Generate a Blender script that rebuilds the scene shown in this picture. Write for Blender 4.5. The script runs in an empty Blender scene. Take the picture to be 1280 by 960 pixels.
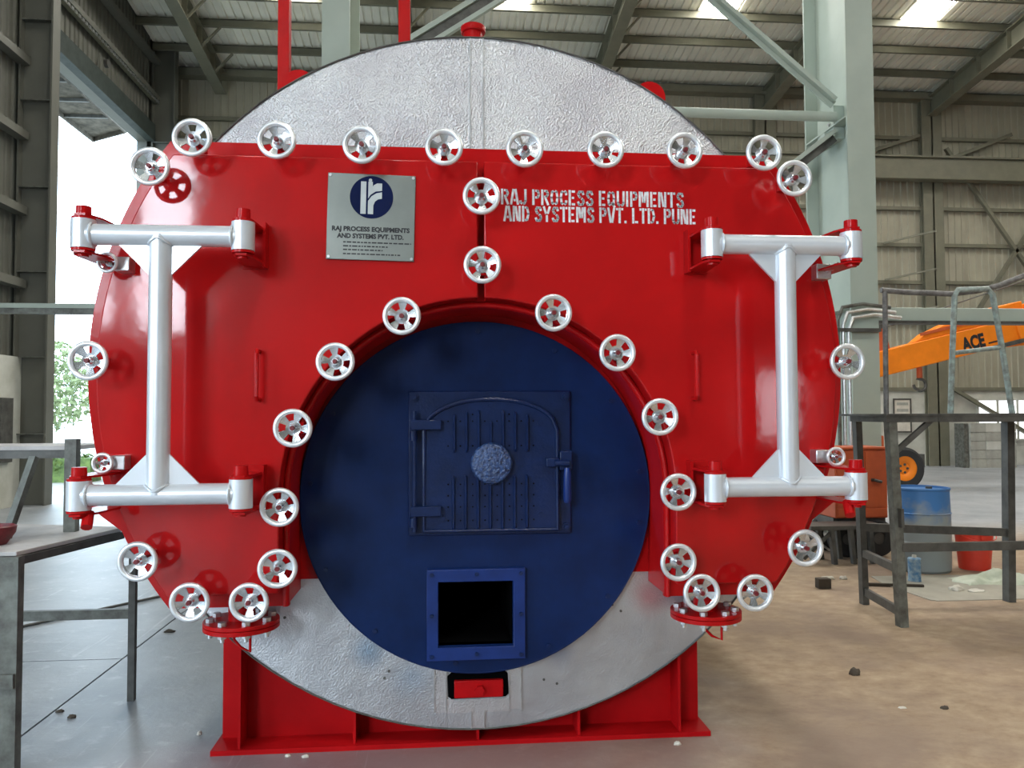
import bpy, bmesh, math, random
from mathutils import Vector, Matrix
random.seed(7)
R = math.radians
scn = bpy.context.scene
COL = scn.collection

# ------------------------------------------------------------------ camera
cam_d = bpy.data.cameras.new('camera')
cam = bpy.data.objects.new('camera', cam_d)
COL.objects.link(cam)
cam_d.sensor_width = 36.0
cam_d.lens = 985.0 / 1280.0 * 36.0
cam_d.clip_end = 300
YAW, PITCH, ROLL = R(5.08), R(2.2), R(-0.235)
fw = Vector((math.sin(YAW) * math.cos(PITCH), math.cos(YAW) * math.cos(PITCH), math.sin(PITCH)))
rt = Vector((math.cos(YAW), -math.sin(YAW), 0))
up = rt.cross(fw)
rt2 = rt * math.cos(ROLL) + up * math.sin(ROLL)
up2 = rt2.cross(fw)
m3 = Matrix((rt2, up2, -fw)).transposed()
cam.matrix_world = Matrix.Translation((-0.162, -3.62, 1.5)) @ m3.to_4x4()
scn.camera = cam

# ------------------------------------------------------------------ light
scn.view_settings.view_transform = 'Standard'
scn.view_settings.look = 'None'
scn.view_settings.gamma = 1.0
scn.view_settings.use_curve_mapping = False
scn.view_settings.exposure = -0.55
SKYLIGHT = 60.0
world = bpy.data.worlds.new('overcast_sky')
scn.world = world
world.use_nodes = True
bg = world.node_tree.nodes['Background']
bg.inputs['Color'].default_value = (0.66, 0.84, 1.0, 1)
bg.inputs['Strength'].default_value = 11.0

def area(name, loc, rot, sx, sy, power, color=(1, 1, 1)):
    l = bpy.data.lights.new(name, 'AREA')
    l.shape = 'RECTANGLE'
    l.size, l.size_y, l.energy, l.color = sx, sy, power, color
    o = bpy.data.objects.new(name, l)
    COL.objects.link(o)
    o.location = loc
    o.rotation_euler = rot
    return o
# daylight standing in the big rear doorway and the low rear window of the hall
area('daylight_rear_window_bay', (-6.65, -16.3, 5.6), (R(90), 0, 0), 1.2, 4.2, 800, (0.84, 0.92, 1.0))
area('daylight_corner_window_bay', (-7.75, -14.3, 5.6), (0, R(-90), 0), 4.2, 3.0, 1900, (0.84, 0.92, 1.0))
area('daylight_rear_window', (8.2, -16.3, 1.75), (R(90), 0, 0), 1.2, 1.5, 45, (1.0, 0.97, 0.92))
# portal that guides sampling of the sky through the side doorway (emits nothing itself)
pt = area('side_doorway_portal', (-7.7, 13.5, 4.2), (0, R(-90), 0), 8.2, 5.6, 1.0)
pt.data.cycles.is_portal = True
pt = area('near_side_doorway_portal', (-7.7, -4.8, 2.6), (0, R(-90), 0), 5.2, 5.6, 1.0)
pt.data.cycles.is_portal = True

# ------------------------------------------------------------------ materials
def new_mat(name):
    m = bpy.data.materials.new(name)
    m.use_nodes = True
    nt = m.node_tree
    b = nt.nodes['Principled BSDF']
    return m, nt, b

def lin(r, g, b):
    f = lambda c: (c / 255) / 12.92 if c / 255 <= .04045 else ((c / 255 + .055) / 1.055) ** 2.4
    return (f(r), f(g), f(b), 1)

def mat(name, col, rough=.5, metal=0.0, coat=0.0, coat_r=.1, var=.12, vscale=6.0, bump=0.0, bscale=40.0, col2=None, rvar=0.0,
        spec=.5, bumpdist=.01):
    m, nt, b = new_mat(name)
    N, L = nt.nodes, nt.links
    tc = N.new('ShaderNodeTexCoord')
    nz = N.new('ShaderNodeTexNoise')
    nz.inputs['Scale'].default_value = vscale
    nz.inputs['Detail'].default_value = 6
    nz.inputs['Roughness'].default_value = .6
    L.new(tc.outputs['Object'], nz.inputs['Vector'])
    rp = N.new('ShaderNodeValToRGB')
    c2 = col2 if col2 else tuple(c * (1 - var) for c in col[:3]) + (1,)
    c1 = col if col2 else tuple(min(1, c * (1 + var)) for c in col[:3]) + (1,)
    rp.color_ramp.elements[0].position = .32
    rp.color_ramp.elements[1].position = .68
    rp.color_ramp.elements[0].color = c2
    rp.color_ramp.elements[1].color = c1
    L.new(nz.outputs['Fac'], rp.inputs['Fac'])
    L.new(rp.outputs['Color'], b.inputs['Base Color'])
    b.inputs['Roughness'].default_value = rough
    b.inputs['Metallic'].default_value = metal
    b.inputs['Coat Weight'].default_value = coat
    b.inputs['Coat Roughness'].default_value = coat_r
    b.inputs['Specular IOR Level'].default_value = spec
    if rvar:
        mr = N.new('ShaderNodeMapRange')
        mr.inputs['To Min'].default_value = max(0, rough - rvar)
        mr.inputs['To Max'].default_value = min(1, rough + rvar)
        L.new(nz.outputs['Fac'], mr.inputs['Value'])
        L.new(mr.outputs['Result'], b.inputs['Roughness'])
    if bump:
        n2 = N.new('ShaderNodeTexNoise')
        n2.inputs['Scale'].default_value = bscale
        n2.inputs['Detail'].default_value = 3
        L.new(tc.outputs['Object'], n2.inputs['Vector'])
        bp = N.new('ShaderNodeBump')
        bp.inputs['Strength'].default_value = bump
        bp.inputs['Distance'].default_value = bumpdist
        L.new(n2.outputs['Fac'], bp.inputs['Height'])
        L.new(bp.outputs['Normal'], b.inputs['Normal'])
        L.new(bp.outputs['Normal'], b.inputs['Coat Normal'])
    return m

M = {}
M['red'] = mat('red_gloss_paint', (.43, .005, .006, 1), .5, coat=.60, coat_r=.075, var=.10, vscale=2.2, bump=.055, bscale=5.0, bumpdist=.02, spec=.05)
M['red_frame'] = mat('red_frame_paint', (.43, .005, .006, 1), .45, coat=.28, coat_r=.12, spec=.05, var=.10, vscale=5, bump=.08, bscale=14)
M['red_base'] = mat('red_saddle_paint', (.40, .005, .007, 1), .5, coat=.10, coat_r=.2, spec=.05, var=.15, vscale=4, bump=.05, bscale=20)
M['blue'] = mat('navy_gloss_paint', (.0035, .0155, .073, 1), .45, coat=.22, coat_r=.12, spec=.10, var=.25, vscale=4, bump=.12, bscale=9, bumpdist=.02)
M['blue_cast'] = mat('navy_cast_iron', (.004, .015, .066, 1), .42, spec=.15, coat=.4, coat_r=.12, var=.2, vscale=12, bump=.25, bscale=90, bumpdist=.004)
M['blue_frame'] = mat('blue_frame_paint', (.007, .026, .14, 1), .4, spec=.2, coat=.3, coat_r=.2, var=.2, vscale=8)
M['blue_knob'] = mat('hammered_blue_iron', (.03, .085, .25, 1), .4, coat=.45, coat_r=.15, col2=(.003, .010, .04, 1), vscale=60, bump=.9, bscale=75, bumpdist=.012)
M['stem'] = mat('dark_red_thread', (.14, .008, .012, 1), .5, var=.5, vscale=40)
M['black'] = mat('dark_opening_black', (.0012, .0012, .0015, 1), .95, spec=.05)  # near-black colour paints in the deep shade inside the ash duct
M['silver'] = mat('silver_paint', (.66, .69, .73, 1), .34, metal=.35, coat=.25, coat_r=.15, var=.05, vscale=5)
M['wheel'] = mat('cast_aluminium', (.84, .86, .88, 1), .32, metal=.6, var=.08, vscale=25, bump=.15, bscale=60, bumpdist=.003)
M['web'] = mat('cast_aluminium_web', (.70, .72, .75, 1), .24, metal=.92, var=.15, vscale=30, bump=.2, bscale=50, bumpdist=.003)
M['steel'] = mat('bright_steel', (.62, .63, .64, 1), .32, metal=.9, var=.15, vscale=30)
M['brushed'] = mat('brushed_nameplate_steel', (.22, .235, .215, 1), .38, metal=.7, var=.12, vscale=3)
M['plate_blue'] = mat('emblem_navy', (.005, .010, .050, 1), .6, spec=.08)
M['plate_silver'] = mat('emblem_silver', (.46, .48, .47, 1), .4, metal=.5)
M['ink'] = mat('black_ink', (.015, .015, .018, 1), .6)
M['stencil'] = mat('stencil_white', (.66, .66, .66, 1), .6, var=.22, vscale=55)
M['column'] = mat('pale_green_steel', (.40, .46, .40, 1), .45, var=.07, vscale=1.5, bump=.04, bscale=6)
M['truss'] = mat('olive_steel', (.16, .155, .11, 1), .55, var=.12, vscale=3)
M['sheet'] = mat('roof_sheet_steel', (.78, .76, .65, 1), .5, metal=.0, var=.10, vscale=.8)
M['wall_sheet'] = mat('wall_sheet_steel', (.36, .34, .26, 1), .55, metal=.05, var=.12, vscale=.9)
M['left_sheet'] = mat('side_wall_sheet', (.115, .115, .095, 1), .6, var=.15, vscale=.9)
M['plaster'] = mat('weathered_plaster', (.62, .62, .56, 1), .8, col2=(.42, .42, .36, 1), vscale=1.6)
M['dark_steel'] = mat('dark_grey_steel', (.085, .083, .075, 1), .5, metal=.2, var=.35, vscale=9, bump=.2, bscale=50, bumpdist=.004)
M['grey_post'] = mat('worn_grey_green_steel', (.19, .20, .175, 1), .5, metal=.2, col2=(.07, .065, .055, 1), vscale=12)
M['pale_pipe'] = mat('worn_pale_green_pipe', (.36, .45, .42, 1), .5, col2=(.15, .15, .13, 1), vscale=18)
M['rail_pipe'] = mat('scuffed_grey_pipe', (.20, .19, .185, 1), .5, col2=(.07, .065, .06, 1), vscale=20)
M['deck'] = mat('grey_weathered_deck', (.60, .58, .56, 1), .65, col2=(.36, .34, .33, 1), vscale=4, bump=.3, bscale=30)
M['orange'] = mat('crane_orange', (.88, .23, .012, 1), .45, coat=.1, spec=.3, var=.10, vscale=2.5)
M['orange_red'] = mat('machine_orange', (.60, .115, .03, 1), .5, col2=(.44, .08, .025, 1), vscale=4)
M['tyre'] = mat('tyre_rubber', (.025, .025, .026, 1), .8, bump=.4, bscale=50)
M['window'] = None
M['block'] = mat('grey_concrete_block', (.42, .42, .37, 1), .9, col2=(.30, .30, .26, 1), vscale=5, bump=.3, bscale=40)
M['drum'] = None
M['bucket'] = mat('red_plastic', (.75, .05, .025, 1), .45, var=.1)
M['sack'] = mat('pale_green_sack', (.62, .64, .53, 1), .8, col2=(.42, .47, .35, 1), vscale=7)
M['sheet_floor'] = mat('grey_board', (.40, .37, .30, 1), .6, col2=(.28, .26, .21, 1), vscale=3)
M['can'] = mat('blue_can_paint', (.05, .20, .42, 1), .5, col2=(.4, .5, .55, 1), vscale=25)
M['stone'] = mat('brown_stone', (.07, .055, .04, 1), .9, bump=.6, bscale=30)
M['paper'] = mat('pale_scrap', (.62, .58, .50, 1), .8)
M['hedge'] = mat('hedge_leaves', (.16, .24, .05, 1), .7, col2=(.05, .09, .02, 1), vscale=7)
M['tree'] = mat('pale_tree_leaves', (.30, .36, .18, 1), .7, col2=(.16, .20, .09, 1), vscale=3)
M['bark'] = mat('tree_bark', (.12, .09, .06, 1), .9)
M['yard'] = mat('pale_yard_concrete', (.30, .29, .26, 1), .85)
M['awning'] = mat('weathered_awning_sheet', (.075, .065, .05, 1), .7, var=.5, vscale=5, spec=.1)
M['lintel'] = mat('dark_lintel_steel', (.045, .055, .05, 1), .6, var=.2, spec=.2)

def emission(name, col, s):
    m, nt, b = new_mat(name)
    b.inputs['Base Color'].default_value = (.8, .8, .8, 1)
    b.inputs['Emission Color'].default_value = col
    b.inputs['Emission Strength'].default_value = s
    return m
M['skylight'] = emission('daylit_translucent_sheet', (1.0, .98, .92, 1), SKYLIGHT)
M['window'] = emission('daylit_window_pane', (.95, .98, 1.0, 1), 2.2)

def aluminium(name, base, rough, strength, scale, blot, spots=()):
    m, nt, b = new_mat(name)
    N, L = nt.nodes, nt.links
    tc = N.new('ShaderNodeTexCoord')
    vo = N.new('ShaderNodeTexVoronoi')
    vo.inputs['Scale'].default_value = scale
    L.new(tc.outputs['Object'], vo.inputs['Vector'])
    nz = N.new('ShaderNodeTexNoise')
    nz.inputs['Scale'].default_value = 2.2
    nz.inputs['Detail'].default_value = 3
    L.new(tc.outputs['Object'], nz.inputs['Vector'])
    b1 = N.new('ShaderNodeBump')
    b1.inputs['Strength'].default_value = .35
    b1.inputs['Distance'].default_value = .06
    L.new(nz.outputs['Fac'], b1.inputs['Height'])
    b2 = N.new('ShaderNodeBump')
    b2.inputs['Strength'].default_value = strength
    b2.inputs['Distance'].default_value = .004
    L.new(vo.outputs['Distance'], b2.inputs['Height'])
    L.new(b1.outputs['Normal'], b2.inputs['Normal'])
    L.new(b2.outputs['Normal'], b.inputs['Normal'])
    n3 = N.new('ShaderNodeTexNoise')
    n3.inputs['Scale'].default_value = 3.1
    n3.inputs['Detail'].default_value = 5
    L.new(tc.outputs['Object'], n3.inputs['Vector'])
    rp = N.new('ShaderNodeValToRGB')
    rp.color_ramp.elements[0].position = .35
    rp.color_ramp.elements[0].color = blot
    rp.color_ramp.elements[1].position = .6
    rp.color_ramp.elements[1].color = base
    L.new(n3.outputs['Fac'], rp.inputs['Fac'])
    col = rp.outputs['Color']
    for (x, z, r, c) in spots:                       # paint overspray left on the sheet
        d = N.new('ShaderNodeVectorMath'); d.operation = 'DISTANCE'
        d.inputs[1].default_value = (x, 0, z)
        L.new(tc.outputs['Object'], d.inputs[0])
        ma = N.new('ShaderNodeMath'); ma.operation = 'MULTIPLY_ADD'
        ma.inputs[1].default_value = r * .9
        L.new(n3.outputs['Fac'], ma.inputs[0]); L.new(d.outputs['Value'], ma.inputs[2])
        mr = N.new('ShaderNodeMapRange'); mr.interpolation_type = 'SMOOTHSTEP'
        mr.inputs['From Min'].default_value = r * 1.5; mr.inputs['From Max'].default_value = r * .4
        mr.inputs['To Max'].default_value = .55
        L.new(ma.outputs[0], mr.inputs['Value'])
        mx = N.new('ShaderNodeMix'); mx.data_type = 'RGBA'
        mx.inputs[7].default_value = c
        L.new(mr.outputs['Result'], mx.inputs['Factor']); L.new(col, mx.inputs[6])
        col = mx.outputs[2]
    L.new(col, b.inputs['Base Color'])
    b.inputs['Metallic'].default_value = .85
    b.inputs['Roughness'].default_value = rough
    return m
M['alu'] = aluminium('stucco_aluminium', (.52, .52, .53, 1), .40, .85, 125, (.43, .42, .44, 1))
M['alu_low'] = aluminium('smooth_aluminium', (.58, .60, .63, 1), .42, .30, 140, (.49, .50, .53, 1),
                          ((-.49, .44, .11, (.10, .25, .42, 1)), (.80, .66, .12, (.55, .12, .12, 1)), (.36, .42, .10, (.22, .26, .40, 1)), (-.88, .60, .12, (.42, .36, .36, 1)), (-.30, .32, .12, (.32, .42, .55, 1))))
M['alu_strip'] = aluminium('aluminium_strip', (.62, .62, .63, 1), .40, .4, 165, (.58, .57, .59, 1))

def drum_mat():
    m, nt, b = new_mat('faded_blue_drum_paint')
    N, L = nt.nodes, nt.links
    tc = N.new('ShaderNodeTexCoord')
    sx = N.new('ShaderNodeSeparateXYZ')
    L.new(tc.outputs['Object'], sx.inputs['Vector'])
    nz = N.new('ShaderNodeTexNoise')
    nz.inputs['Scale'].default_value = 7
    nz.inputs['Detail'].default_value = 5
    L.new(tc.outputs['Object'], nz.inputs['Vector'])
    ad = N.new('ShaderNodeMath')
    ad.operation = 'MULTIPLY_ADD'
    ad.inputs[1].default_value = .55
    L.new(nz.outputs['Fac'], ad.inputs[0])
    L.new(sx.outputs['Z'], ad.inputs[2])
    rp = N.new('ShaderNodeValToRGB')
    rp.color_ramp.elements[0].position = .72
    rp.color_ramp.elements[0].color = (.26, .29, .29, 1)
    rp.color_ramp.elements[1].position = .92
    rp.color_ramp.elements[1].color = (.045, .17, .42, 1)
    L.new(ad.outputs[0], rp.inputs['Fac'])
    L.new(rp.outputs['Color'], b.inputs['Base Color'])
    b.inputs['Roughness'].default_value = .5
    return m
M['drum'] = drum_mat()

def floor_mat():
    m, nt, b = new_mat('dusty_concrete')
    N, L = nt.nodes, nt.links
    geo = N.new('ShaderNodeNewGeometry')
    sx = N.new('ShaderNodeSeparateXYZ')
    L.new(geo.outputs['Position'], sx.inputs['Vector'])
    mp = N.new('ShaderNodeMapping')
    mp.inputs['Scale'].default_value = (.8, 1, 1)
    L.new(geo.outputs['Position'], mp.inputs['Vector'])
    def noise(s, d=6, r=.6, vec=None):
        n = N.new('ShaderNodeTexNoise')
        n.inputs['Scale'].default_value = s
        n.inputs['Detail'].default_value = d
        n.inputs['Roughness'].default_value = r
        L.new(vec or geo.outputs['Position'], n.inputs['Vector'])
        return n
    def ramp(fac, p0, c0, p1, c1):
        r = N.new('ShaderNodeValToRGB')
        r.color_ramp.elements[0].position, r.color_ramp.elements[1].position = p0, p1
        r.color_ramp.elements[0].color, r.color_ramp.elements[1].color = c0, c1
        L.new(fac, r.inputs['Fac'])
        return r
    def mix(fac, a, bb):
        x = N.new('ShaderNodeMix')
        x.data_type = 'RGBA'
        L.new(fac, x.inputs['Factor'])
        L.new(a, x.inputs[6])
        L.new(bb, x.inputs[7])
        return x.outputs[2]
    n1, n2, n3 = noise(1.3), noise(9, 8, .7, mp.outputs['Vector']), noise(.5, 3)
    conc = ramp(n1.outputs['Fac'], .3, (.21, .228, .25, 1), .7, (.34, .355, .37, 1))
    dust = ramp(n2.outputs['Fac'], .3, (.27, .18, .115, 1), .72, (.46, .35, .235, 1))
    # dust lies on the side of the hall away from the doorway
    ad = N.new('ShaderNodeMath'); ad.operation = 'MULTIPLY_ADD'
    ad.inputs[1].default_value = 3.2
    L.new(n3.outputs['Fac'], ad.inputs[0]); L.new(sx.outputs['X'], ad.inputs[2])
    fy = N.new('ShaderNodeMath'); fy.operation = 'MULTIPLY_ADD'
    fy.inputs[1].default_value = -1.0; fy.inputs[2].default_value = 7.6
    L.new(sx.outputs['Y'], fy.inputs[0])
    far = N.new('ShaderNodeMath'); far.operation = 'MINIMUM'
    L.new(fy.outputs[0], far.inputs[0]); L.new(ad.outputs[0], far.inputs[1])
    d = N.new('ShaderNodeMapRange')
    d.inputs['From Min'].default_value = .9; d.inputs['From Max'].default_value = 2.9
    L.new(far.outputs[0], d.inputs['Value'])
    # light scuffs and drag scratches on the bare concrete
    pale = N.new('ShaderNodeRGB'); pale.outputs[0].default_value = (.56, .57, .58, 1)
    sc = ramp(n2.outputs['Fac'], .56, (0, 0, 0, 1), .72, (.55, .55, .55, 1))
    c = mix(sc.outputs['Color'], conc.outputs['Color'], pale.outputs[0])
    mp2 = N.new('ShaderNodeMapping')
    mp2.inputs['Scale'].default_value = (22, .7, 1)
    mp2.inputs['Rotation'].default_value = (0, 0, R(4))
    L.new(geo.outputs['Position'], mp2.inputs['Vector'])
    n4 = noise(1.0, 4, .6, mp2.outputs['Vector'])
    st = ramp(n4.outputs['Fac'], .62, (0, 0, 0, 1), .70, (.5, .5, .5, 1))
    c = mix(st.outputs['Color'], c, pale.outputs[0])
    # darker trodden patches in the dust
    n5 = noise(.9, 5, .65)
    tr_ = ramp(n5.outputs['Fac'], .44, (0, 0, 0, 1), .62, (.75, .75, .75, 1))
    trod = N.new('ShaderNodeRGB'); trod.outputs[0].default_value = (.235, .165, .125, 1)
    du_ = mix(tr_.outputs['Color'], dust.outputs['Color'], trod.outputs[0])
    c = mix(d.outputs['Result'], c, du_)
    # red overspray around the saddle
    dv = N.new('ShaderNodeVectorMath'); dv.operation = 'SUBTRACT'
    dv.inputs[1].default_value = (-.1, -.1, 0)
    L.new(geo.outputs['Position'], dv.inputs[0])
    ds = N.new('ShaderNodeVectorMath'); ds.operation = 'MULTIPLY'
    ds.inputs[1].default_value = (.62, 1.9, 0)
    L.new(dv.outputs[0], ds.inputs[0])
    ln = N.new('ShaderNodeVectorMath'); ln.operation = 'LENGTH'
    L.new(ds.outputs[0], ln.inputs[0])
    sub = N.new('ShaderNodeMath'); sub.operation = 'MULTIPLY_ADD'
    sub.inputs[1].default_value = .7
    L.new(n1.outputs['Fac'], sub.inputs[0]); L.new(ln.outputs['Value'], sub.inputs[2])
    om = N.new('ShaderNodeMapRange')
    om.inputs['From Min'].default_value = 1.35; om.inputs['From Max'].default_value = .6
    om.inputs['To Min'].default_value = 0; om.inputs['To Max'].default_value = .55
    L.new(sub.outputs[0], om.inputs['Value'])
    redc = N.new('ShaderNodeRGB'); redc.outputs[0].default_value = (.24, .055, .05, 1)
    c = mix(om.outputs['Result'], c, redc.outputs[0])
    L.new(c, b.inputs['Base Color'])
    rr = N.new('ShaderNodeMapRange')
    rr.inputs['To Min'].default_value = .42; rr.inputs['To Max'].default_value = .8
    L.new(d.outputs['Result'], rr.inputs['Value'])
    L.new(rr.outputs['Result'], b.inputs['Roughness'])
    bp = N.new('ShaderNodeBump'); bp.inputs['Strength'].default_value = .35; bp.inputs['Distance'].default_value = .01
    L.new(n2.outputs['Fac'], bp.inputs['Height']); L.new(bp.outputs['Normal'], b.inputs['Normal'])
    return m
M['floor'] = floor_mat()

# ------------------------------------------------------------------ mesh helpers
def frame_of(d):
    d = d.normalized()
    a = Vector((0, 0, 1)) if abs(d.z) < .9 else Vector((1, 0, 0))
    u = d.cross(a).normalized()
    return u, d.cross(u).normalized()

class MB:
    def __init__(s):
        s.v, s.f = [], []
    def add(s, vs, fs):
        k = len(s.v)
        s.v += [tuple(p) for p in vs]
        s.f += [tuple(i + k for i in f) for f in fs]
        return s
    def box(s, x0, x1, y0, y1, z0, z1):
        vs = [(x, y, z) for z in (z0, z1) for y in (y0, y1) for x in (x0, x1)]
        return s.add(vs, [(0, 2, 3, 1), (4, 5, 7, 6), (0, 1, 5, 4), (2, 6, 7, 3), (0, 4, 6, 2), (1, 3, 7, 5)])
    def bar(s, p0, p1, w, h, upv=(0, 0, 1)):
        p0, p1 = Vector(p0), Vector(p1)
        d = (p1 - p0).normalized()
        u = d.cross(Vector(upv))
        u = u.normalized() if u.length > 1e-4 else Vector((1, 0, 0))
        n = u.cross(d).normalized()
        vs = [p + u * a * w / 2 + n * b * h / 2 for p in (p0, p1) for b in (-1, 1) for a in (-1, 1)]
        return s.add(vs, [(0, 2, 3, 1), (4, 5, 7, 6), (0, 1, 5, 4), (2, 6, 7, 3), (0, 4, 6, 2), (1, 3, 7, 5)])
    def cyl(s, p0, p1, r, n=20, r2=None, caps=True):
        p0, p1 = Vector(p0), Vector(p1)
        u, w = frame_of(p1 - p0)
        r2 = r if r2 is None else r2
        vs = []
        for p, rr in ((p0, r), (p1, r2)):
            for i in range(n):
                a = 2 * math.pi * i / n
                vs.append(p + (u * math.cos(a) + w * math.sin(a)) * rr)
        fs = [(i, (i + 1) % n, n + (i + 1) % n, n + i) for i in range(n)]
        if caps:
            fs += [tuple(range(n))[::-1], tuple(range(n, 2 * n))]
        return s.add(vs, fs)
    def tube(s, pts, r, n=10, closed=False):
        pts = [Vector(p) for p in pts]
        m = len(pts)
        vs, u = [], None
        for i, p in enumerate(pts):
            a = pts[i - 1] if (i > 0 or closed) else p
            b = pts[(i + 1) % m] if (i < m - 1 or closed) else p
            d = (b - a).normalized()
            if u is None:
                u, _ = frame_of(d)
            u = (u - d * u.dot(d)).normalized()
            w = d.cross(u)
            for k in range(n):
                t = 2 * math.pi * k / n
                vs.append(p + (u * math.cos(t) + w * math.sin(t)) * r)
        fs = []
        for i in range(m if closed else m - 1):
            j = (i + 1) % m
            for k in range(n):
                fs.append((i * n + k, i * n + (k + 1) % n, j * n + (k + 1) % n, j * n + k))
        if not closed:
            fs += [tuple(range(n))[::-1], tuple(range((m - 1) * n, m * n))]
        return s.add(vs, fs)
    def prism(s, poly, y0, y1):                      # outline in X,Z extruded along Y
        n = len(poly)
        vs = [(x, y0, z) for x, z in poly] + [(x, y1, z) for x, z in poly]
        fs = [tuple(range(n)), tuple(range(n, 2 * n))[::-1]]
        fs += [(i, n + i, n + (i + 1) % n, (i + 1) % n) for i in range(n)]
        return s.add(vs, fs)
    def prism_z(s, poly, z0, z1):                    # outline in X,Y extruded along Z
        n = len(poly)
        vs = [(x, y, z0) for x, y in poly] + [(x, y, z1) for x, y in poly]
        fs = [tuple(range(n))[::-1], tuple(range(n, 2 * n))]
        fs += [(i, (i + 1) % n, n + (i + 1) % n, n + i) for i in range(n)]
        return s.add(vs, fs)
    def prism_x(s, poly, x0, x1):                    # outline in Y,Z extruded along X
        n = len(poly)
        vs = [(x0, y, z) for y, z in poly] + [(x1, y, z) for y, z in poly]
        fs = [tuple(range(n))[::-1], tuple(range(n, 2 * n))]
        fs += [(i, (i + 1) % n, n + (i + 1) % n, n + i) for i in range(n)]
        return s.add(vs, fs)
    def holed(s, outer, holes, y0, y1):              # outline with holes, extruded along Y
        bm = bmesh.new()
        loops = [outer] + holes
        es = []
        for lp in loops:
            vv = [bm.verts.new((x, y0, z)) for x, z in lp]
            es += [bm.edges.new((vv[i], vv[(i + 1) % len(vv)])) for i in range(len(vv))]
        bmesh.ops.triangle_fill(bm, use_beauty=True, edges=es)
        bm.verts.ensure_lookup_table()
        bm.verts.index_update()
        base = [v.co.copy() for v in bm.verts]
        tris = [tuple(v.index for v in f.verts) for f in bm.faces]
        bm.free()
        n = len(base)
        vs = base + [Vector((p.x, y1, p.z)) for p in base]
        fs = tris + [tuple(i + n for i in t)[::-1] for t in tris]
        k = 0
        for lp in loops:
            m = len(lp)
            fs += [(k + i, k + (i + 1) % m, n + k + (i + 1) % m, n + k + i) for i in range(m)]
            k += m
        return s.add(vs, fs)
    def lathe(s, prof, n=32, axis='z'):              # profile (r, h) around an axis
        m = len(prof)
        vs = []
        for i in range(n):
            a = 2 * math.pi * i / n
            c, t = math.cos(a), math.sin(a)
            for r, h in prof:
                vs.append((r * c, r * t, h) if axis == 'z' else (r * c, h, r * t))
        fs = []
        for i in range(n):
            j = (i + 1) % n
            for k in range(m - 1):
                fs.append((i * m + k, j * m + k, j * m + k + 1, i * m + k + 1))
        return s.add(vs, fs)
    def mesh(s, name, material, sharp=35):
        me = bpy.data.meshes.new(name)
        me.from_pydata(s.v, [], s.f)
        bm = bmesh.new()
        bm.from_mesh(me)
        bmesh.ops.recalc_face_normals(bm, faces=bm.faces)
        bm.to_mesh(me)
        bm.free()
        me.polygons.foreach_set('use_smooth', [True] * len(me.polygons))
        me.set_sharp_from_angle(angle=R(sharp))
        me.materials.append(material)
        return me
    def build(s, name, material, parent=None, loc=None, bevel=0, sharp=35):
        o = bpy.data.objects.new(name, s.mesh(name, material, sharp))
        COL.objects.link(o)
        o.parent = parent
        if loc:
            o.location = loc
        if bevel:
            b = o.modifiers.new('bevel', 'BEVEL')
            b.width = bevel
            b.segments = 2
            b.limit_method = 'ANGLE'
            b.angle_limit = R(40)
        return o

def inst(name, me, parent=None, loc=(0, 0, 0), rot=(0, 0, 0)):
    o = bpy.data.objects.new(name, me)
    COL.objects.link(o)
    o.parent = parent
    o.location, o.rotation_euler = loc, rot
    return o

def thing(name, label, cat, loc=(0, 0, 0), rz=0, group=None):
    o = bpy.data.objects.new(name, None)
    COL.objects.link(o)
    o.empty_display_size = .1
    o.location, o.rotation_euler = loc, (0, 0, rz)
    return tag(o, label, cat, group)

def tag(o, label, cat, group=None):
    o['label'], o['category'] = label, cat
    if group:
        o['group'] = group
    return o

def struct(o, label=None):
    o['kind'] = 'structure'
    if label:
        o['label'] = label
    return o

def arc(cx, cz, r, a0, a1, n):
    return [(cx + r * math.cos(R(a0 + (a1 - a0) * i / n)), cz + r * math.sin(R(a0 + (a1 - a0) * i / n))) for i in range(n + 1)]

# ================================================================== the hall
XL, XR, YB, YF = -7.35, 22.0, 17.6, -16.0
EAVE, SLOPE, RIDGE = 10.7, .12, 1.0
def roof_z(y):
    return EAVE + SLOPE * (YB - y) if y >= RIDGE else EAVE + SLOPE * (YB - RIDGE) - SLOPE * (RIDGE - y)

# floor: slabs over a dark sub-base, open joints between them
fl = struct(MB().box(XL - .3, XR, YF, YB + .2, -.3, -.05).build('floor', M['dark_steel']), 'concrete floor of the hall')
JX, JG = -2.13, .006
for x0, x1, y0, y1 in ((XL - .3, JX - JG, YF, -3.5), (XL - .3, JX - JG, -3.5 + .01, 1.5), (XL - .3, JX - JG, 1.512, 6.5), (XL - .3, JX - JG, 6.512, YB + .2),
                       (JX + JG, XR, YF, YB + .2)):
    MB().box(x0, x1, y0, y1, -.06, 0).build('floor_slab', M['floor'], fl)

# ribbed sheet, 1 m wide along local X, ribs along local Y, facing local -Z
def sheet_mesh(name, length, material, rib=.03):
    mb = MB()
    prof = []
    for k in range(5):
        a = k * .2
        prof += [(a, 0), (a + .065, 0), (a + .08, rib), (a + .115, rib), (a + .13, 0)]
    prof.append((1.0, 0))
    n = len(prof)
    vs = [(x, y, z) for y in (0, length) for x, z in prof]
    return mb.add(vs, [(i, i + 1, n + i + 1, n + i) for i in range(n - 1)]).mesh(name, material, 20)

def sheet_mesh_tuple(length, material, name):
    return sheet_mesh(name, length, material)

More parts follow.
